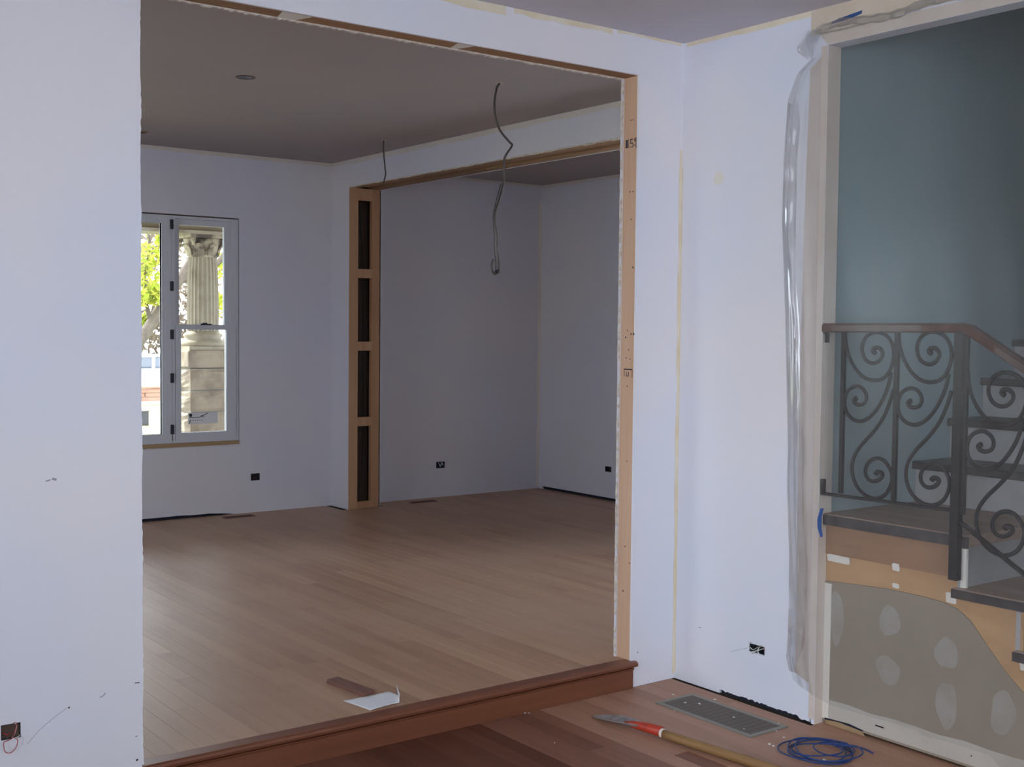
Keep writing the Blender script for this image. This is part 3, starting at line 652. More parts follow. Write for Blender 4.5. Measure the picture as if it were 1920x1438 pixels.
def sheet_x(y, z, d):
    # d = distance from the free edge
    x = -.006
    x -= .0015*hump(d, .050+.010*math.sin(z*3.1), .014)*(.6+.4*math.sin(z*5.3+1))
    x -= .003*hump(d, .105+.008*math.sin(z*2.2+2), .018)
    x -= .0012*math.sin(z*23+d*60)*hump(d, .03, .05)
    w_ = max(0, min(1, (3.17-y)/.14)); w_ = w_*w_*(3-2*w_)
    if w_ > 0:
        x -= w_*(.008+.0022*math.sin(y*9+z*.7)+.0009*math.sin(y*27-z*1.2+1.3*math.sin(z*2)))
        x -= w_*.0016*math.sin((y+z*.8)*11)*max(0, (z-1.7))
    return xR+min(x, -.004)
mb = MB(); NS, NT = 150, 90; vs_ = []
for j in range(NT+1):
    t = j/NT
    for i in range(NS+1):
        q = i/NS; q = q*q*.55+q*.45
        zc = .13*(1-t)+2.772*t; yl = interp([(z, y) for z, y in EDGE], zc)
        y = yl*(1-q)+.9*q; zb0 = interp(BOT, y); z = zb0*(1-t)+(2.772+.006*math.sin(y*20))*t
        vs_.append((sheet_x(y, z, yl-y), y, z))
fs = [(j*(NS+1)+i, j*(NS+1)+i+1, (j+1)*(NS+1)+i+1, (j+1)*(NS+1)+i) for j in range(NT) for i in range(NS)]
mb.add(vs_, fs).build('sheet', M['plastic'], ps, smooth=True)
# folded-over margin hanging along the free edge, with one sharp glossy crease
mb = MB(); vs_ = []; NE = 170; NQ = 36
for j in range(NE+1):
    t = j/NE; z = .19*(1-t)+2.66*t; yl = interp([(z_, y_) for z_, y_ in EDGE], z)
    wv = (.078+.012*math.sin(z*2.3+.5)+.004*math.sin(z*13))*(.25+.75*min(1, (1-t)*9, .3+t*14))
    for i in range(NQ+1):
        q = i/NQ; dd = wv*q
        am = .0115*(.62+.38*math.sin(z*2.9+.6))*(.8+.2*math.sin(z*37))
        cr_y = .050+.007*math.sin(z*1.9)+.0022*math.sin(z*21)
        h_ = am*hump(dd, cr_y, .0095)+.0028*hump(dd, .018+.005*math.sin(z*5), .010)*(1+math.sin(z*9))*.6
        h_ += .0022*hump(dd, .03, .03)*math.sin(z*47+3*math.sin(z*6))*hump(z, .35, .22)*2.2
        h_ += .0012*hump(dd, .03, .03)*math.sin(z*41+3*math.sin(z*5))*hump(z, 2.35, .3)*2
        vs_.append((xR-.0085-h_, yl-dd, z))
fs = [(j*(NQ+1)+i, j*(NQ+1)+i+1, (j+1)*(NQ+1)+i+1, (j+1)*(NQ+1)+i) for j in range(NE) for i in range(NQ)]
mb.add(vs_, fs).build('folded_margin', M['plastic2'], ps, smooth=True)
# bunched top corner
mb = MB(); vs_ = []
for j in range(15):
    a = j/14
    for i in range(17):
        b = 2*math.pi*i/17
        ry = .036*math.sqrt(math.sin(math.pi*(a*.94+.03)))*(1+.18*math.sin(3*b+a*5)); rz = .062
        vs_.append((xR-.012-.020*max(0, math.sin(math.pi*a))*(.5+.5*math.cos(b)), 3.165+ry*math.cos(b)+.01*math.sin(a*6), 2.715+rz*(a-.5)*1.6+.008*math.sin(b*2)))
fs = [(j*17+i, j*17+(i+1)%17, (j+1)*17+(i+1)%17, (j+1)*17+i) for j in range(14) for i in range(17)]
mb.add(vs_, fs).build('bunched_corner', M['plastic2'], ps, smooth=True)
# rolled top edge
mb = MB()
mb.tube(smoothpath([(xR-.014-.004*math.sin(i*2.1), 3.13-i*.12, 2.762+.010*math.sin(i*1.7)) for i in range(18)]), [.012+.006*math.sin(i*.9)**2 for i in range(17*5+1)], n=7)
mb.build('rolled_edge', M['plastic2'], ps, smooth=True)
under(ps); tag(ps, 'crumpled translucent plastic sheet hung across the stairway opening', 'plastic sheet')

tp = MB().prism([(3.038,.883),(3.052,.880),(3.067,.835),(3.065,.800),(3.049,.765),(3.039,.770),(3.047,.805),(3.047,.845)], 0, xR-.026, xR-.028).build('masking_tape', M['bluetape'])
tag(tp, 'short curved piece of blue tape beside the stair landing', 'tape')
tp = MB().prism([(3.065,2.787),(3.02,2.793),(2.97,2.798),(2.925,2.802),(2.928,2.790),(2.97,2.783),(3.02,2.779),(3.07,2.778)], 0, xR-.002, xR-.0035).build('masking_tape', M['bluetape'])
tag(tp, 'thin strip of blue tape on bare drywall under the ceiling', 'tape')

# ================================================================== WINDOW
wd = empty('window_1', (3.0, yBk, .675))
fy0, fy1 = yBk+.012, yBk+.11
def frame_rect(name, x0, x1, z0, z1, bw, y0, y1, m, parent, bl=None):
    l, r, b, t = bw
    return MB().panel(1, y0, y1, x0, x1, z0, z1, holes=[(x0+l, x1-r, z0+b, z1-t)]).build(name, m, parent)
def pane(x0, x1, z0, z1, y, parent): return MB().box(x0, x1, y, y+.004, z0, z1).build('pane', M['glass'], parent)
frame_rect('frame', 1.465, 3.907, .695, 2.402, (.02, .02, .02, .02), fy0-.006, fy1, M['win'], wd)
MB().box(1.46, 3.905, yBk-.014, yBk+.10, .665, .695).build('sill', M['winwood'], wd)
MB().box(1.462, 3.909, fy0+.004, fy1, 2.402, 2.411).build('head_gap', M['cavity'], wd)
MB().box(3.906, 3.911, fy0+.004, fy1, .695, 2.402).build('side_gap', M['winwood'], wd)
# centre picture sash
s1 = frame_rect('picture_sash', 2.055, 3.372, .715, 2.385, (.075, .075, .052, .045), fy0-.008, fy0+.035, M['win'], wd); pane(2.12, 3.30, .765, 2.342, fy0+.015, s1)
frame_rect('glazing_bead', 2.118, 3.309, .755, 2.352, (.012, .012, .012, .012), fy0+.002, fy0+.03, M['win'], s1)
for (x0, x1, lw, rw) in ((3.40, 3.89, .045, .083), (1.485, 2.03, .083, .045)):
    lo = frame_rect('lower_sash', x0, x1, .715, 1.585, (lw, rw, .055, .034), fy0-.006, fy0+.03, M['win'], wd); pane(x0+lw-.003, x1-rw+.003, .765, 1.555, fy0+.012, lo)
    up = frame_rect('upper_sash', x0, x1, 1.56, 2.385, (lw+.0, rw+.0, .03, .045), fy0+.032, fy0+.065, M['win'], wd); pane(x0+lw-.003, x1-rw+.003, 1.585, 2.345, fy0+.048, up)
    jn = MB().box(x1-.045, x1-.0, fy0-.004, fy0+.066, .715, 2.385).build('jamb_liner', M['win'], wd)
    lk = MB().box((x0+x1)/2-.045, (x0+x1)/2+.045, fy0-.004, fy0+.02, 1.586, 1.596).box((x0+x1)/2-.03, (x0+x1)/2+.01, fy0-.004, fy0+.012, 1.596, 1.604).build('sash_lock', M['hinge'], wd)
MB().box(3.374, 3.398, fy0-.004, fy0+.07, .70, 2.39).build('mullion', M['win'], wd); MB().box(2.031, 2.053, fy0-.004, fy0+.07, .70, 2.39).build('mullion', M['win'], wd)
for z in (2.335, 1.875, 1.514, 1.187, .80):
    MB().box(3.360, 3.386, fy0-.018, fy0-.003, z-.036, z+.036).build('hinge', M['hinge'], wd, bevel=.003)
MB().box(3.374, 3.379, fy0-.006, fy0, .70, .80).build('gap_line', M['cavity'], wd)
sy = fy0+.0115
lab = MB().box(3.505, 3.742, sy-.001, sy, .832, .918).build('sticker', M['label'], wd)
def ink(x0, x1, z0, z1): MB().box(x0, x1, sy-.0016, sy-.001, z0, z1).build('print_mark', M['mark'], lab)
for a in range(8):
    pass
MB().prism([(3.525+.013*math.cos(a*math.pi/6), .900+.013*math.sin(a*math.pi/6)) for a in range(12)], 1, sy-.0016, sy-.001).build('print_mark', M['mark'], lab)
ink(3.515, 3.60, .880, .885); ink(3.60, 3.635, .884, .889)
MB().prism([(3.61,.888),(3.655,.905),(3.665,.915),(3.658,.916),(3.645,.906),(3.605,.894)], 1, sy-.0016, sy-.001).build('print_mark', M['mark'], lab)
MB().prism([(3.512,.84),(3.520,.862),(3.530,.866),(3.524,.855),(3.517,.838)], 1, sy-.0016, sy-.001).build('print_mark', M['mark'], lab)
for k in range(5): ink(3.54+k*.018, 3.549+k*.018, .858, .862)
under(wd); struct(wd, 'grey painted window with picture sash and side double-hung sash', 'window')
w2_ = empty('window_added_2', (LEFT2_X, 6.2, .75))  # out-of-view window, added and sized to light the beam and middle room
MB().panel(0, LEFT2_X-.08, LEFT2_X-.03, 5.3, 7.1, .75, 2.45, holes=[(5.35, 6.18, .80, 2.40), (6.22, 7.05, .80, 2.40)]).build('frame', M['win'], w2_)
for a_, b_ in ((5.35, 6.18), (6.22, 7.05)): MB().box(LEFT2_X-.06, LEFT2_X-.056, a_, b_, .80, 2.40).build('pane', M['glass'], w2_)
under(w2_); struct(w2_, 'unseen two-light window added to brighten the middle room', 'window')
w5_ = empty('window_added_5', (x3, 5.0, .8))  # out-of-view window, added to lift the light in the inner room
MB().panel(0, x3+.03, x3+.08, 4.2, 5.8, .8, 2.4, holes=[(4.25, 4.98, .85, 2.35), (5.02, 5.75, .85, 2.35)]).build('frame', M['win'], w5_)
for a_, b_ in ((4.25, 4.98), (5.02, 5.75)): MB().box(x3+.056, x3+.06, a_, b_, .85, 2.35).build('pane', M['glass'], w5_)
under(w5_); struct(w5_, 'unseen two-light window added to brighten the inner room', 'window')
w3_ = empty('window_3', (1.0, REAR_Y, .95)); frame_rect('frame', -1.0, 3.0, .95, 2.65, (.05, .05, .05, .05), REAR_Y-.09, REAR_Y-.04, M['win'], w3_)
MB().box(.98, 1.02, REAR_Y-.09, REAR_Y-.04, 1.0, 2.60).build('mullion', M['win'], w3_); pane(-.96, .98, .99, 2.61, REAR_Y-.07, w3_); pane(1.02, 2.96, .99, 2.61, REAR_Y-.07, w3_)
under(w3_); w4_ = empty('window_4', (LEFT_X, .55, .85))
MB().panel(0, LEFT_X-.08, LEFT_X-.03, -1.55, 2.65, .85, 2.62, holes=[(-1.5, -.13, .90, 2.57), (-.09, 1.23, .90, 2.57), (1.27, 2.60, .90, 2.57)]).build('frame', M['win'], w4_)
for a_, b_ in ((-1.5, -.13), (-.09, 1.23), (1.27, 2.60)): MB().box(LEFT_X-.06, LEFT_X-.056, a_, b_, .90, 2.57).build('pane', M['glass'], w4_)
under(w4_); struct(w4_, 'long three-light window in the side wall of the front room', 'window')
struct(w3_, 'broad two-light window behind the viewer', 'window')

# ================================================================== ELECTRICAL BOXES
def ebox(axis, a, u0, u1, z0, z1, label, m='boxgrey', wires=(), depth=.05, torn=False):
    # open box sunk into a wall whose room face is at a, facing -axis
    o = empty('electrical_box', (a, (u0+u1)/2, z0) if axis == 0 else ((u0+u1)/2, a, z0))
    t = .002
    def P(c, u, z): return (c, u, z) if axis == 0 else (u, c, z)
    mb = MB()
    def bx(c0, c1, ua, ub, za, zb_):
        if axis == 0: mb.box(c0, c1, ua, ub, za, zb_)
        else: mb.box(ua, ub, c0, c1, za, zb_)
    bx(a+depth-t, a+depth, u0, u1, z0, z1); bx(a+.001, a+depth-t, u0, u0+t, z0, z1); bx(a+.001, a+depth-t, u1-t, u1, z0, z1)
    bx(a+.001, a+depth-t, u0+t, u1-t, z0, z0+t); bx(a+.001, a+depth-t, u0+t, u1-t, z1-t, z1)
    mb.build('box_shell', M[m], o)
    for (mm, pts, r) in wires:
        q = [P(a+c, u0+(u1-u0)*u, z0+(z1-z0)*z) for c, u, z in pts]
        MB().tube(smoothpath(q, 6), r, n=6).build('wire', M[mm], o, smooth=True)
    under(o); tag(o, label, 'electrical box'); return o
ebox(1, yBk, 4.006, 4.083, .370, .426, 'dark outlet box low on the wall beside the porch window', wires=[('wirek', [(.03,.3,.5),(.012,.5,.6),(.02,.7,.4)], .003), ('wirer', [(.04,.4,.3),(.02,.55,.35),(.03,.7,.3)], .002)])
ebox(1, y3, 5.698, 5.787, .370, .426, 'navy outlet box with pale wires on the inner room wall', 'navy', wires=[('wirew', [(.03,.45,.85),(.008,.55,.3),(.02,.62,.2)], .004), ('wirew', [(.03,.6,.2),(.006,.7,.6),(.02,.85,.85)], .004), ('wirew', [(.03,.75,.8),(.006,.85,.5),(.02,.9,.3)], .003)])
ebox(0, x3, 7.680, 7.762, .364, .411, 'dark outlet box near the floor gap of the inner room', 'boxgrey', wires=[('wirek', [(.03,.3,.5),(.01,.5,.7),(.02,.7,.4)], .003)])
ebox(0, xR, 3.349, 3.432, .222, .256, 'torn-out outlet box with loose wires below the plastic edge', 'boxgrey', wires=[('wirew', [(.03,.2,.7),(-.004,.45,.35),(-.012,.75,.05)], .0022), ('wirew', [(.03,.5,.9),(-.002,.42,.5),(-.008,.30,.1)], .0022), ('wirer', [(.03,.1,.3),(.004,.05,.6),(.01,.12,.9)], .0022), ('wirew', [(.03,.7,.6),(.0,.75,.3),(-.006,.9,.55)], .0018)])
ebox(1, yA, .945, 1.004, .288, .336, 'outlet box with looping red and white wires at picture edge', 'boxgrey', wires=[
    ('wirer', [(.03,.4,.9),(-.01,.72,1.05),(-.02,.62,.6),(-.02,.5,.2),(-.016,.3,.05),(-.02,.06,-.02),(-.02,.12,-.6),(-.02,.40,-.75),(-.02,.68,-.45),(-.02,.75,0),(-.008,.6,.1)], .0013),
    ('wirew', [(.03,.5,.8),(-.008,.75,.95),(-.018,.60,.4),(-.012,.5,.1),(-.016,.85,.2),(.01,.95,.12)], .0013),
    ('wirew', [(.02,.4,.1),(-.008,.35,-.1),(-.012,.38,-.55),(-.012,.7,-.75),(-.012,1.0,-.45),(-.012,1.08,-.05),(-.004,.98,.2)], .0009),
    ('wirer', [(.03,.05,.5),(-.002,.2,.4),(.006,.4,.3),(.02,.7,.25)], .002)])

tb = [(3.437,.262),(3.428,.259),(3.421,.263),(3.402,.258),(3.392,.262),(3.380,.257),(3.360,.260),(3.347,.252),(3.343,.238),(3.348,.220),(3.366,.221),(3.378,.217),(3.398,.220),(3.415,.214),(3.424,.221),(3.436,.222),(3.432,.236)]
mbt = MB(); nb = len(tb); inn = [(min(max(p[0], 3.352), 3.429), min(max(p[1], .2245), .2535)) for p in tb]
mbt.add([(xR-.0006, y, z) for y, z in tb] + [(xR+.004, y, z) for y, z in inn], [(i, (i+1) % nb, nb+(i+1) % nb, nb+i) for i in range(nb)])
mbt.build('torn_edge', M['boxgrey'], wr)
# ================================================================== CEILING FITTINGS
rc = empty('recessed_light', (2.74, 6.05, Z2)); 
def ringmesh(cx, cy, z0, z1, r0, r1, n=28):
    mb = MB(); vs_ = []
    for r, z in ((r0, z0), (r1, z0), (r1, z1), (r0, z1)):
        for k in range(n): vs_.append((cx+r*math.cos(2*math.pi*k/n), cy+r*math.sin(2*math.pi*k/n), z))
    fs = [(a*n+k, a*n+(k+1)%n, ((a+1)%4)*n+(k+1)%n, ((a+1)%4)*n+k) for a in range(4) for k in range(n)]
    return mb.add(vs_, fs)
ringmesh(2.74, 6.05, Z2-.004, Z2-.0005, .044, .052).build('rim', M['grilled'], rc)
MB().lathe([(.044, Z2-.003), (.044, Z2-.001)], 2.74, 6.05).build('lamp_opening', M['navy'], rc)
MB().lathe([(.016, Z2-.006), (.016, Z2-.003)], 2.752, 6.03, n=12).build('bulb_socket', M['scuff'], rc)
under(rc); tag(rc, 'small round recessed light fitting in the grey plaster ceiling', 'ceiling light')
cb_ = empty('ceiling_box', (2.96, 8.2, Z2)); MB().box(2.90, 2.985, 8.16, 8.24, Z2-.004, Z2-.0005).build('box_rim', M['winwood'], cb_); MB().box(2.912, 2.973, 8.172, 8.228, Z2-.006, Z2-.003).build('opening', M['cavity'], cb_)
under(cb_); tag(cb_, 'small brown box opening in the ceiling above the porch window', 'ceiling box')
cpts = [(3.712,2.85),(3.700,2.832),(3.692,2.815),(3.679,2.737),(3.687,2.669),(3.718,2.604),(3.777,2.553),(3.795,2.535),(3.754,2.479),(3.744,2.442),(3.745,2.40),(3.742,2.331),(3.715,2.246),(3.695,2.19),(3.689,2.134),(3.70,2.066),(3.705,1.984),(3.716,1.915),(3.713,1.879),(3.696,1.862),(3.675,1.877),(3.671,1.905),(3.681,1.938)]
k_ = (Z2-1.57364)/(2.85-1.57364)
P3 = [(x*k_, 5.083*k_, 1.57364+(z-1.57364)*k_) for x, z in cpts]
hc = empty('hanging_cable', P3[0]); MB().tube(smoothpath(P3, 5), .0062, n=8).build('armoured_cable', M['cable'], hc, smooth=True)
MB().tube(smoothpath([(P3[-12][0]-.014, P3[-12][1]+.004, P3[-12][2])] + [(p[0]-.014+.004*math.sin(i), p[1]+.004, p[2]) for i, p in enumerate(P3[-11:-4])] + [(P3[-4][0]-.006, P3[-4][1], P3[-4][2]+.01)], 5), .0035, n=6).build('second_strand', M['cable'], hc, smooth=True)
ringmesh(P3[0][0], P3[0][1], Z2-.003, Z2-.0005, .004, .02, 14).build('ceiling_hole', M['edge'], hc)
MB().tube([P3[18], (P3[18][0]-.012, P3[18][1], P3[18][2]-.01)], .011, n=8).build('cable_end', M['wirek'], hc)
under(hc); tag(hc, 'long kinked grey cable hanging from the middle room ceiling', 'cable')
q2 = [(4.405, 7.415, Z2), (4.403, 7.415, 2.86), (4.407, 7.415, 2.79), (4.418, 7.415, 2.70), (4.421, 7.415, 2.665), (4.410, 7.415, 2.62), (4.405, 7.415, 2.60)]
h2 = empty('hanging_cable', q2[0]); MB().tube(smoothpath(q2, 5), .0052, n=8).build('armoured_cable', M['cable'], h2, smooth=True); ringmesh(q2[0][0], q2[0][1], Z2-.003, Z2-.0005, .004, .018, 14).build('ceiling_hole', M['edge'], h2)
under(h2); tag(h2, 'short thin cable hanging near the stud end of the partition', 'cable')

# ================================================================== FLOOR THINGS
def register(label, x0, x1, y0, y1, z, nslat, along, bw, mf, ms):
    o = empty('floor_register', ((x0+x1)/2, (y0+y1)/2, z))
    mb = MB(); t = .005
    mb.box(x0, x1, y0, y0+bw, z+.0005, z+t); mb.box(x0, x1, y1-bw, y1, z+.0005, z+t); mb.box(x0, x0+bw, y0+bw, y1-bw, z+.0005, z+t); mb.box(x1-bw, x1, y0+bw, y1-bw, z+.0005, z+t)
    mb.build('frame', mf, o)
    MB().box(x0+bw, x1-bw, y0+bw, y1-bw, z+.0004, z+.001).build('duct_opening', M['cavity'], o)
    for k in range(nslat):
        if along == 'y':
            c = y0+bw+(y1-y0-2*bw)*(k+.5)/nslat; g = (y1-y0-2*bw)/nslat*.36
            MB().add([(x0+bw, c-g, z+.0012), (x1-bw, c-g, z+.0012), (x1-bw, c+g*.8, z+.0042), (x0+bw, c+g*.8, z+.0042), (x0+bw, c-g*.8, z+.0010), (x1-bw, c-g*.8, z+.0010), (x1-bw, c+g, z+.0038), (x0+bw, c+g, z+.0038)], [(0,1,2,3),(7,6,5,4),(0,4,5,1),(2,6,7,3),(1,5,6,2),(3,7,4,0)]).build('slat', ms, o)
        else:
            c = x0+bw+(x1-x0-2*bw)*(k+.5)/nslat; MB().box(c-.004, c+.004, y0+bw, y1-bw, z+.001, z+.0035).build('slat', ms, o)
    under(o); tag(o, label, 'floor vent'); return o
register('large grey metal floor register set beside the white wall', 3.512, 3.732, 3.121, 3.652, 0, 15, 'y', .021, M['grille'], M['grilled'])
register('narrow brown floor vent below the porch window wall', 3.715, 3.960, 8.565, 8.635, S, 12, 'x', .012, M['block'], M['cavity'])
register('narrow dark floor vent along the inner room wall', 5.326, 5.572, 8.47, 8.54, S, 12, 'x', .012, M['block'], M['cavity'])

pp_ = MB(); vs_ = []; nu, nv = 14, 10
c00, c10, c11, c01 = Vector((2.262,4.096)), Vector((2.292,3.938)), Vector((2.480,3.950)), Vector((2.474,4.100))
for j in range(nv+1):
    for i in range(nu+1):
        a, b = i/nu, j/nv
        p = (c00*(1-a)+c01*a)*(1-b)+(c10*(1-a)+c11*a)*b
        z = S+.002+.004*math.sin(a*3.1)*b+.012*max(0, (.12-a))*(1-b)
        e = max(0, a+b*.6-1.32)
        z += .25*e; 
        vs_.append((p.x-.20*e, p.y+.06*e, z))
fs = [(j*(nu+1)+i, j*(nu+1)+i+1, (j+1)*(nu+1)+i+1, (j+1)*(nu+1)+i) for j in range(nv) for i in range(nu)]
po = pp_.add(vs_, fs).build('paper_sheet', M['paper'], smooth=True)
so = po.modifiers.new('thick', 'SOLIDIFY'); so.thickness = .0006
tag(po, 'blank white sheet of paper with curled corner lying on the step', 'paper')
bo = MB().add([(2.325,4.352,S),(2.385,4.364,S),(2.418,4.115,S),(2.352,4.100,S),(2.327,4.350,S+.016),(2.384,4.362,S+.016),(2.417,4.116,S+.016),(2.353,4.102,S+.016)],
     [(0,3,2,1),(4,5,6,7),(0,1,5,4),(1,2,6,5),(2,3,7,6),(3,0,4,7)]).build('wood_offcut', M['block'], bevel=.002)
tag(bo, 'short dark wooden offcut lying beside the white paper', 'wood scrap')

# scraper shovel
sh = empty('shovel', (3.27, 3.3, 0))
d_ = Vector((.098, -.83, 0)).normalized(); n_ = Vector((-d_.y, d_.x, 0))   # along handle; across
tip = Vector((3.185, 3.672, 0))
def loc(a, b, z): return tip + d_*a + n_*b + Vector((0, 0, z))
vs_ = []; rows = [(0,.010),(.04,.030),(.10,.042),(.17,.040),(.215,.030),(.25,.020)]
for (a, hw) in rows:
    for k in range(7):
        b = -1+2*k/6; vs_.append(loc(a, b*hw, .004+.05*a+.016*b*b*min(1, a*8)))
for (a, hw) in rows:
    for k in range(7):
        b = -1+2*k/6; vs_.append(loc(a, b*hw, .0015+.05*a+.016*b*b*min(1, a*8)))
nn = len(rows)*7; fs = []
for r in range(len(rows)-1):
    for k in range(6):
        i = r*7+k; fs.append((i, i+1, i+8, i+7)); fs.append((nn+i+7, nn+i+8, nn+i+1, nn+i))
    fs.append((r*7, r*7+7, nn+r*7+7, nn+r*7)); fs.append((r*7+6, nn+r*7+6, nn+r*7+13, r*7+13))
fs.append(tuple(list(range(7))+[nn+k for k in range(6, -1, -1)])); e = (len(rows)-1)*7; fs.append(tuple([e+k for k in range(6, -1, -1)]+[nn+e+k for k in range(7)]))
MB().add(vs_, fs).build('blade', M['metal'], sh, smooth=False)
MB().tube([loc(.17,0,.016), loc(.215,0,.020), loc(.28,0,.0245), loc(.355,0,.0265)], [.006,.014,.019,.0205], n=12).build('socket', M['red'], sh, smooth=True)
MB().tube([loc(.354,0,.022), loc(.366,0,.022)], .0175, n=12).build('ferrule', M['mudwhite'], sh)
MB().tube([loc(.364,0,.0205), loc(.42,0,.0195), loc(.8,0,.0195), loc(1.25,0,.0195)], [.0165,.0175,.0185,.0185], n=14).build('handle', M['handle'], sh, smooth=True)
under(sh); tag(sh, 'long wooden-handled shovel with red socket lying on the floor', 'shovel')

# blue cable coil
cc = empty('cable_coil', (3.60, 2.86, 0)); rng = random.Random(11); pts = []
NC = 6
for k in range(NC*22):
    a = 2*math.pi*k/22; lp = k//22
    r = .118+.022*math.sin(lp*2.1)+.006*math.sin(a*3+lp); ox = .012*math.cos(lp*1.9); oy = .016*math.sin(lp*2.7)
    if lp == 3: r = .075; ox = .05; oy = -.03
    if lp == 4: r *= .9; ox = .02; oy = -.025
    pts.append((3.598+ox+r*.98*math.cos(a), 2.862+oy+r*math.sin(a), .004+.0045*lp*.7+.002*math.sin(a*2+lp)))
pts += [(3.73, 2.79, .016), (3.745, 2.755, .012), (3.75, 2.73, .005)]
MB().tube(smoothpath(pts, 3), .0030, n=6).build('cable', M['blue'], cc, smooth=True)
under(cc); tag(cc, 'loose coil of thin blue cable lying on the floor boards', 'cable coil')

# plaster crumbs
crumbs = [((1285,1318),.007),((1312,1320),.007),((1376,1345),.006),((1460,1358),.009),((1262,1303),.006),((1340,1312),.006),((1470,1383),.006),((1443,1396),.009),((1450,1399),.006),((1545,1425),.008),((1417,1380),.005),((1395,1367),.004),((1265,1332),.004),((984,1337),.006),((992,1337),.005),((924,1350),.004),((1040,1393),.004),((744,1389),.004),((1456,1371),.005)]
RX = _r; 
def fl_pt(u, v, z):
    q = _f + _r*((u-960)/2257.5) - _u*((v-719)/2257.5); t = (z-1.57364)/q.z; return Vector((0, 0, 1.57364)) + q*t
CRUMB_LABELS = {0: 'white plaster crumb on the register slats closest to the step', 1: 'white plaster crumb on the register slats, second from the step', 2: 'white plaster crumb near the middle of the register slats', 11: 'smallest plaster crumb on the register slats, toward the blue cable', 3: 'long white plaster crumb at the register corner below the plastic', 4: 'white plaster crumb beside the register corner closest to the room corner', 5: 'white plaster crumb between the register and the wall gap', 10: 'plaster crumb on the register frame corner closest to the shovel handle', 12: 'tiny plaster crumb at the register edge facing the shovel blade', 6: 'tiny plaster crumb between register and cable coil, closer to the wall', 7: 'larger of two plaster crumbs beside the cable coil rim', 8: 'smaller of two plaster crumbs beside the cable coil rim', 9: 'white plaster crumb lying inside the blue cable coil', 18: 'tiny plaster crumb just off the register corner toward the coil', 13: 'pale sliver at the riser foot, the one farther from the shovel', 14: 'pale sliver at the riser foot, the one closer to the shovel', 15: 'tiny white speck at the riser foot below the step middle', 16: 'tiny white speck alone on dark boards between step and shovel', 17: 'tiny white speck on dark boards below the paper sheet'}
names_ = ['white plaster crumb on the slats of the grey floor register', 'white plaster crumb lying beside the grey floor register', 'tiny white plaster crumb near the blue cable coil', 'tiny white plaster speck on boards in front of the step']
for i, ((u, v), r) in enumerate(crumbs):
    onreg = i in (0, 1, 2, 11); z = .006 if onreg else .0008
    p = fl_pt(u, v, z)
    mb = MB(); rg = random.Random(i); vs_ = []
    for (a, b, c) in ((1,0,0),(-1,0,0),(0,1,0),(0,-1,0),(0,0,1),(0,0,-1),(.7,.7,.5),(-.7,.6,.4),(.6,-.7,.5),(-.6,-.7,.4)):
        k = rg.uniform(.6, 1.1); vs_.append((a*r*k, b*r*k*1.3, max(-.2, c)*r*.6*k+r*.12))
    import bmesh
    bm = bmesh.new(); [bm.verts.new(q) for q in vs_]; bmesh.ops.convex_hull(bm, input=bm.verts)
    me = bpy.data.meshes.new('plaster_crumb'); bm.to_mesh(me); bm.free(); me.materials.append(M['plaster'])
    o = bpy.data.objects.new('plaster_crumb', me); COL.objects.link(o); o.location = p
    L_ = names_[0] if onreg else names_[3] if i in (13, 14, 15, 16, 17) else names_[2] if i in (6, 7, 8, 9, 18) else names_[1]
    g_ = {names_[0]: 'crumbs on the register', names_[1]: 'crumbs beside the register', names_[2]: 'crumbs near the cable coil', names_[3]: 'specks before the step'}[L_]
    tag(o, CRUMB_LABELS[i], 'debris', g_)

# ================================================================== OUTSIDE
gd = MB().box(-60, 90, -60, 11.9, -.8, -.5).build('ground', M['bounce_ground']); struct(gd, 'unseen ground around the house, made pale to bounce light indoors', 'ground')
lw = MB().box(-40, 70, 11.9, 28.6, -.6, -.30).build('lawn', M['grass']); struct(lw, 'sunlit yellow-green front lawn', 'lawn')
rd = MB().box(-60, 110, 29.2, 46, -.9, -.65).build('road', M['road']); struct(rd, 'pale street behind the low brick wall', 'road')
bk = empty('brick_wall', (12, 28.4, -.3))
MB().box(-10, 40, 28.36, 28.64, -.31, .08).build('core', M['kerb'], bk)
bw_me = None
rg = random.Random(2)
for r_ in range(3):
    x = 7.0+(.15 if r_ % 2 else 0)
    while x < 14.5:
        l = .62; z0 = -.22+.1*r_
        if bw_me is None:
            b_ = MB().box(0, l-.02, 0, .06, 0, .088).build('brick', M['brick'], bk); bw_me = b_.data; b_.location = (x, 28.31, z0)
        else:
            b_ = bpy.data.objects.new('brick', bw_me); COL.objects.link(b_); b_.parent = bk; b_.location = (x, 28.31+rg.uniform(-.01, .01), z0)
        x += l
MB().box(-10, 40, 28.28, 28.70, .08, .13).build('coping', M['brick'], bk)
MB().box(-10, 40, 28.20, 28.36, -.31, -.225).build('footing', M['kerb'], bk)
under(bk); tag(bk, 'low red brick garden wall across the lawn outside', 'wall')
sg = empty('utility_box', (8.05, 22.3, -.3)); MB().box(7.97, 8.12, 22.25, 22.37, -.30, -.03).build('cabinet', M['sign'], sg, bevel=.008); MB().box(7.985, 8.105, 22.243, 22.25, -.27, -.06).build('cover', M['boxgrey'], sg); MB().box(7.96, 8.13, 22.24, 22.38, -.035, -.02).build('lid', M['sign'], sg)
under(sg); tag(sg, 'small dark box standing on the lawn outside the window', 'box')

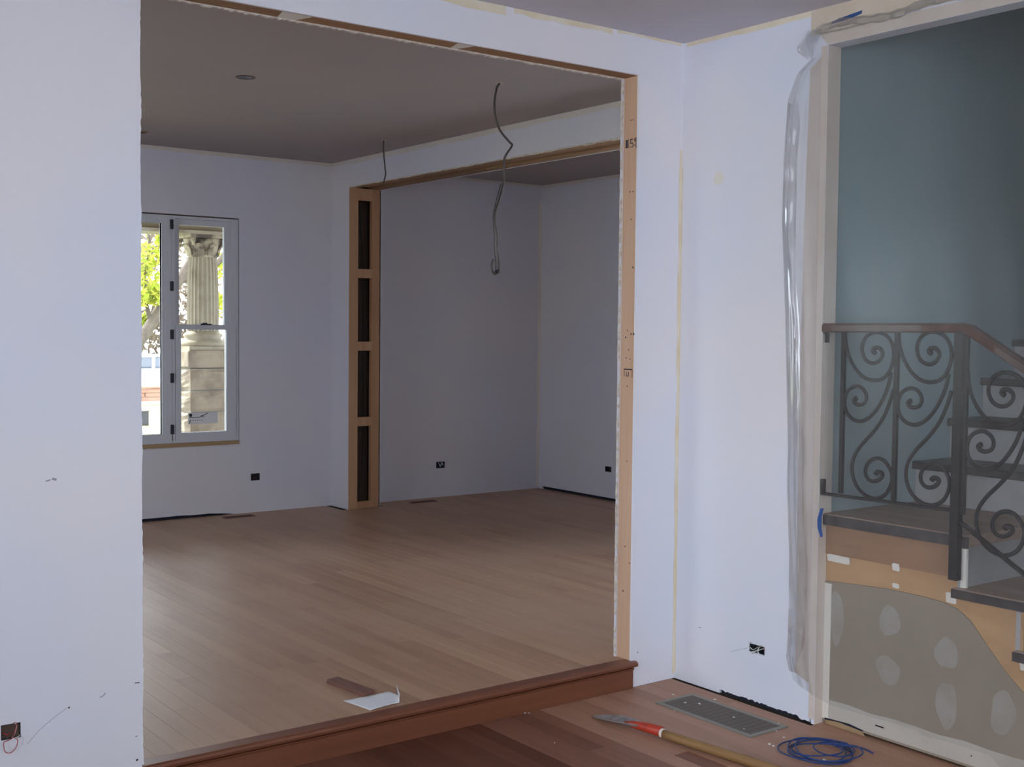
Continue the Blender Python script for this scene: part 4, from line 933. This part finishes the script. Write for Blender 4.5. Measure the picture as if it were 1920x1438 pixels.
# car
cr_ = empty('car', (12.3, 34, -.65))
body = [(9.9,-.35),(9.95,.05),(10.15,.30),(11.05,.38),(13.9,.40),(14.6,.34),(14.75,.05),(14.75,-.35)]
MB().prism([(x, z) for x, z in body], 1, 33.2, 34.9).build('body', M['car'], cr_, bevel=.06)
cab = [(10.95,.38),(11.55,.70),(13.2,.72),(14.0,.39)]
MB().prism([(x, z) for x, z in cab], 1, 33.35, 34.75).build('cabin', M['carglass'], cr_, bevel=.05)
MB().prism([(11.45,.68),(11.6,.74),(13.15,.76),(13.35,.70)], 1, 33.33, 34.77).build('roof', M['car'], cr_, bevel=.02)
MB().prism([(12.25,.39),(12.25,.70),(12.35,.70),(12.35,.39)], 1, 33.33, 33.36).build('door_pillar', M['car'], cr_)
for x in (10.75, 13.0):
    wh = MB(); wh.prism([(x+.34*math.cos(a*math.pi/12), -.31+.34*math.sin(a*math.pi/12)) for a in range(24)], 1, 33.12, 33.36); o = wh.build('wheel', M['tyre'], cr_)
    MB().prism([(x+.2*math.cos(a*math.pi/8), -.31+.2*math.sin(a*math.pi/8)) for a in range(16)], 1, 33.10, 33.13).build('hubcap', M['car'], o)
    MB().prism([(x+.41*math.cos(a*math.pi/12), -.31+.41*math.sin(a*math.pi/12)) for a in range(13)] + [(x-.34, -.31), (x+.34, -.31)][:0], 1, 33.17, 33.21).build('wheel_arch', M['tyre'], cr_)
under(cr_); tag(cr_, 'white car parked on the street beyond the lawn', 'car')

# porch
pf = MB().box(-3, 12, yBk+.17, 11.9, -.4, -.02).build('floor_porch', M['porchfloor']); struct(pf, 'porch floor outside the window', 'floor')
pc = MB().box(-3, 12, yBk+.16, 12.0, 2.78, 2.95).build('ceiling_porch', M['porch']); struct(pc, 'tan painted porch ceiling outside the window', 'ceiling')
pb = MB().box(-3, 12, 10.84, 11.16, 2.47, 2.78).build('beam_porch', M['porch']); struct(pb, 'tan porch beam resting on the fluted column', 'beam')
MB().box(-3, 12, 10.80, 11.20, 2.44, 2.472).build('moulding', M['colpaint'], pb)
cl = empty('porch_column', (4.56, 11.05, 1.36)); cx, cy = 4.565, 11.05
MB().lathe([(.148,1.52),(.150,1.70),(.146,2.0),(.132,2.24)], cx, cy, n=96, flute=24, fdepth=.010).build('shaft', M['colpaint'], cl, smooth=False)
MB().lathe([(.21,1.385),(.215,1.41),(.205,1.435),(.18,1.45),(.17,1.47),(.185,1.485),(.185,1.50),(.16,1.515),(.15,1.53)], cx, cy, n=40).build('base', M['colpaint'], cl, smooth=True)
MB().box(cx-.225, cx+.225, cy-.225, cy+.225, 1.355, 1.387).build('plinth', M['colpaint'], cl)
MB().lathe([(.135,2.235),(.15,2.25),(.14,2.265),(.15,2.30),(.17,2.36),(.185,2.41)], cx, cy, n=32).build('capital_bell', M['capital'], cl, smooth=True)
for k in range(8):       # carved leaves round the bell
    a = 2*math.pi*k/8+.2; dx, dy = math.cos(a), math.sin(a); tx, ty = -dy, dx; vs_ = []
    for (r, z, hw) in ((.142,2.25,.038),(.155,2.30,.044),(.178,2.345,.040),(.205,2.36,.022),(.208,2.34,.008)):
        for s_ in (-1, 0, 1): vs_.append((cx+dx*(r+(.012 if s_ == 0 else 0))+tx*hw*s_, cy+dy*(r+(.012 if s_ == 0 else 0))+ty*hw*s_, z))
    fs = [(j*3+i, j*3+i+1, j*3+i+4, j*3+i+3) for j in range(4) for i in range(2)]
    lf = MB().add(vs_, fs).build('carved_leaf', M['capital'], cl); so = lf.modifiers.new('thick', 'SOLIDIFY'); so.thickness = .012
for k in range(4):       # corner volutes
    a = math.pi/4+k*math.pi/2; dx, dy = math.cos(a), math.sin(a); pts = []
    for i in range(16):
        b = i*.55; r = .045*(1-i/18); pts.append((cx+dx*(.215+r*math.cos(b)), cy+dy*(.215+r*math.cos(b)), 2.372+r*math.sin(b)))
    MB().tube(pts, .014, n=6).build('volute', M['capital'], cl)
MB().box(cx-.22, cx+.22, cy-.22, cy+.22, 2.412, 2.439).build('abacus', M['capital'], cl)
under(cl); tag(cl, 'fluted classical porch column with weathered carved capital outside window', 'column')
pd = empty('stone_pedestal', (4.62, 11.1, -.02))
MB().box(4.36, 4.86, 10.84, 11.34, -.02, 1.18).build('core', M['kerb'], pd)
rg = random.Random(5)
def roughstone(x0, x1, y0, y1, z0, z1, seed):
    # rock-faced block: grid on the two visible faces pushed out unevenly
    r = random.Random(seed); mb = MB(); n = 7
    def face(fn):
        vs_ = []
        for j in range(n+1):
            for i in range(n+1):
                e = min(i, n-i, j, n-j); d = 0 if e == 0 else r.uniform(.010, .034)
                vs_.append(fn(i/n, j/n, d))
        mb.add(vs_, [(j*(n+1)+i, j*(n+1)+i+1, (j+1)*(n+1)+i+1, (j+1)*(n+1)+i) for j in range(n) for i in range(n)])
    face(lambda a, b, d: (x0+(x1-x0)*a, y0-d, z0+(z1-z0)*b)); face(lambda a, b, d: (x0-d, y1+(y0-y1)*a, z0+(z1-z0)*b))
    face(lambda a, b, d: (x1+d, y0+(y1-y0)*a, z0+(z1-z0)*b)); face(lambda a, b, d: (x1-(x1-x0)*a, y1+d, z0+(z1-z0)*b))
    mb.add([(x0,y0,z1),(x1,y0,z1),(x1,y1,z1),(x0,y1,z1)], [(0,1,2,3)]); mb.add([(x0,y0,z0),(x1,y0,z0),(x1,y1,z0),(x0,y1,z0)], [(3,2,1,0)])
    return mb.build('stone', M['stone'], pd)
for k, (z0, z1) in enumerate(((-.02,.26),(.27,.545),(.555,.765),(.775,.97),(.98,1.175))): roughstone(4.345, 4.875, 10.82, 11.36, z0, z1, k)
MB().box(4.32, 4.90, 10.80, 11.38, 1.185, 1.354).build('cap_stone', M['stone'], pd, bevel=.02)
under(pd); tag(pd, 'rough limestone pedestal under the porch column', 'pedestal')

# trees
def tree(name, label, limbs, clumps, mleaf, n_leaf, seed, size, mbark='bark'):
    o = empty(name, limbs[0][0][0]); r = random.Random(seed)
    for pts, r0, r1 in limbs:
        q = smoothpath(pts, 5); MB().tube(q, [r0+(r1-r0)*i/(len(q)-1) for i in range(len(q))], n=9).build('trunk' if pts is limbs[0][0] else 'branch', M[mbark], o, smooth=True)
    mb = MB()
    for (c, rad) in clumps:
        for _ in range(n_leaf):
            while True:
                p = Vector((r.uniform(-1, 1), r.uniform(-1, 1), r.uniform(-1, 1)))
                if p.length < 1: break
            p = Vector(c)+p*rad; s_ = size*r.uniform(.6, 1.2)
            a = Vector((r.gauss(0, 1), r.gauss(0, 1), r.gauss(0, 1))).normalized(); b = a.orthogonal().normalized()*s_*.6; a = a*s_
            mb.add([p-a, p-b*.8+a*.1, p+a, p+b*.8+a*.1], [(0,1,2,3)])
    lf = mb.build('foliage', mleaf, o); lf['kind'] = 'stuff'
    under(o); tag(o, label, 'tree'); return o
tree('street_tree', 'leaning tree with yellow-green leaves just beyond the porch',
     [([(5.3,18,-.32),(5.6,18,.5),(6.1,18,1.05),(6.45,18,1.38),(6.78,18,1.88),(7.1,18,2.35),(7.4,18,2.85),(7.9,18.1,3.6),(8.3,18.2,4.6)], .115, .05),
      ([(6.6,18,1.62),(6.5,18,2.2),(6.55,17.9,2.8),(6.4,17.8,3.6)], .035, .015), ([(7.0,18,2.25),(7.45,17.95,2.45),(7.66,17.9,2.60),(7.84,17.9,2.84),(8.3,17.8,3.4)], .06, .04)],
     [((6.52,17.9,2.30),.26),((6.47,17.8,2.62),.22),((6.62,17.9,2.05),.16),((6.74,17.8,2.88),.14),((6.75,17.8,2.65),.10),((6.3,17.8,2.0),.2),((7.3,18,3.6),.7),((6.3,18,3.6),.7),((8.4,18,4.4),1.0),((7.85,18.2,2.5),.25),((7.8,18.2,1.95),.22),((8.1,18,2.7),.3),((6.85,18.1,2.05),.12),((6.6,18.2,1.66),.1)],
     M['leaf'], 130, 4, .075)
tree('street_tree', 'pale autumn tree far behind the parked white car', [([(15.5,46,-.66),(15.6,46,2),(15.5,46,4.5)], .3, .12), ([(15.6,46,2.2),(17,46,4)], .12, .05)], [((15,46,3.0),2.0),((17,46.5,2.6),1.9),((13.5,46.5,3.4),2.0),((18.5,47,4.0),2.1),((16,46,5.2),2.2),((15,46,1.2),1.5),((17.5,46,.9),1.4)], M['leaf2'], 330, 8, .22)
tree('street_tree', 'second pale autumn tree seen behind the porch column', [([(23.5,50,-.66),(23.6,50,2),(23.5,50,4.5)], .3, .12), ([(23.6,50,2.2),(25,50,4)], .12, .05)], [((23.2,50,3.0),2.0),((25,50.5,2.2),2.0),((23.4,50.5,1.2),1.8),((24.5,50,5.0),2.2),((26,50,1.2),1.7)], M['leaf2'], 330, 9, .22)
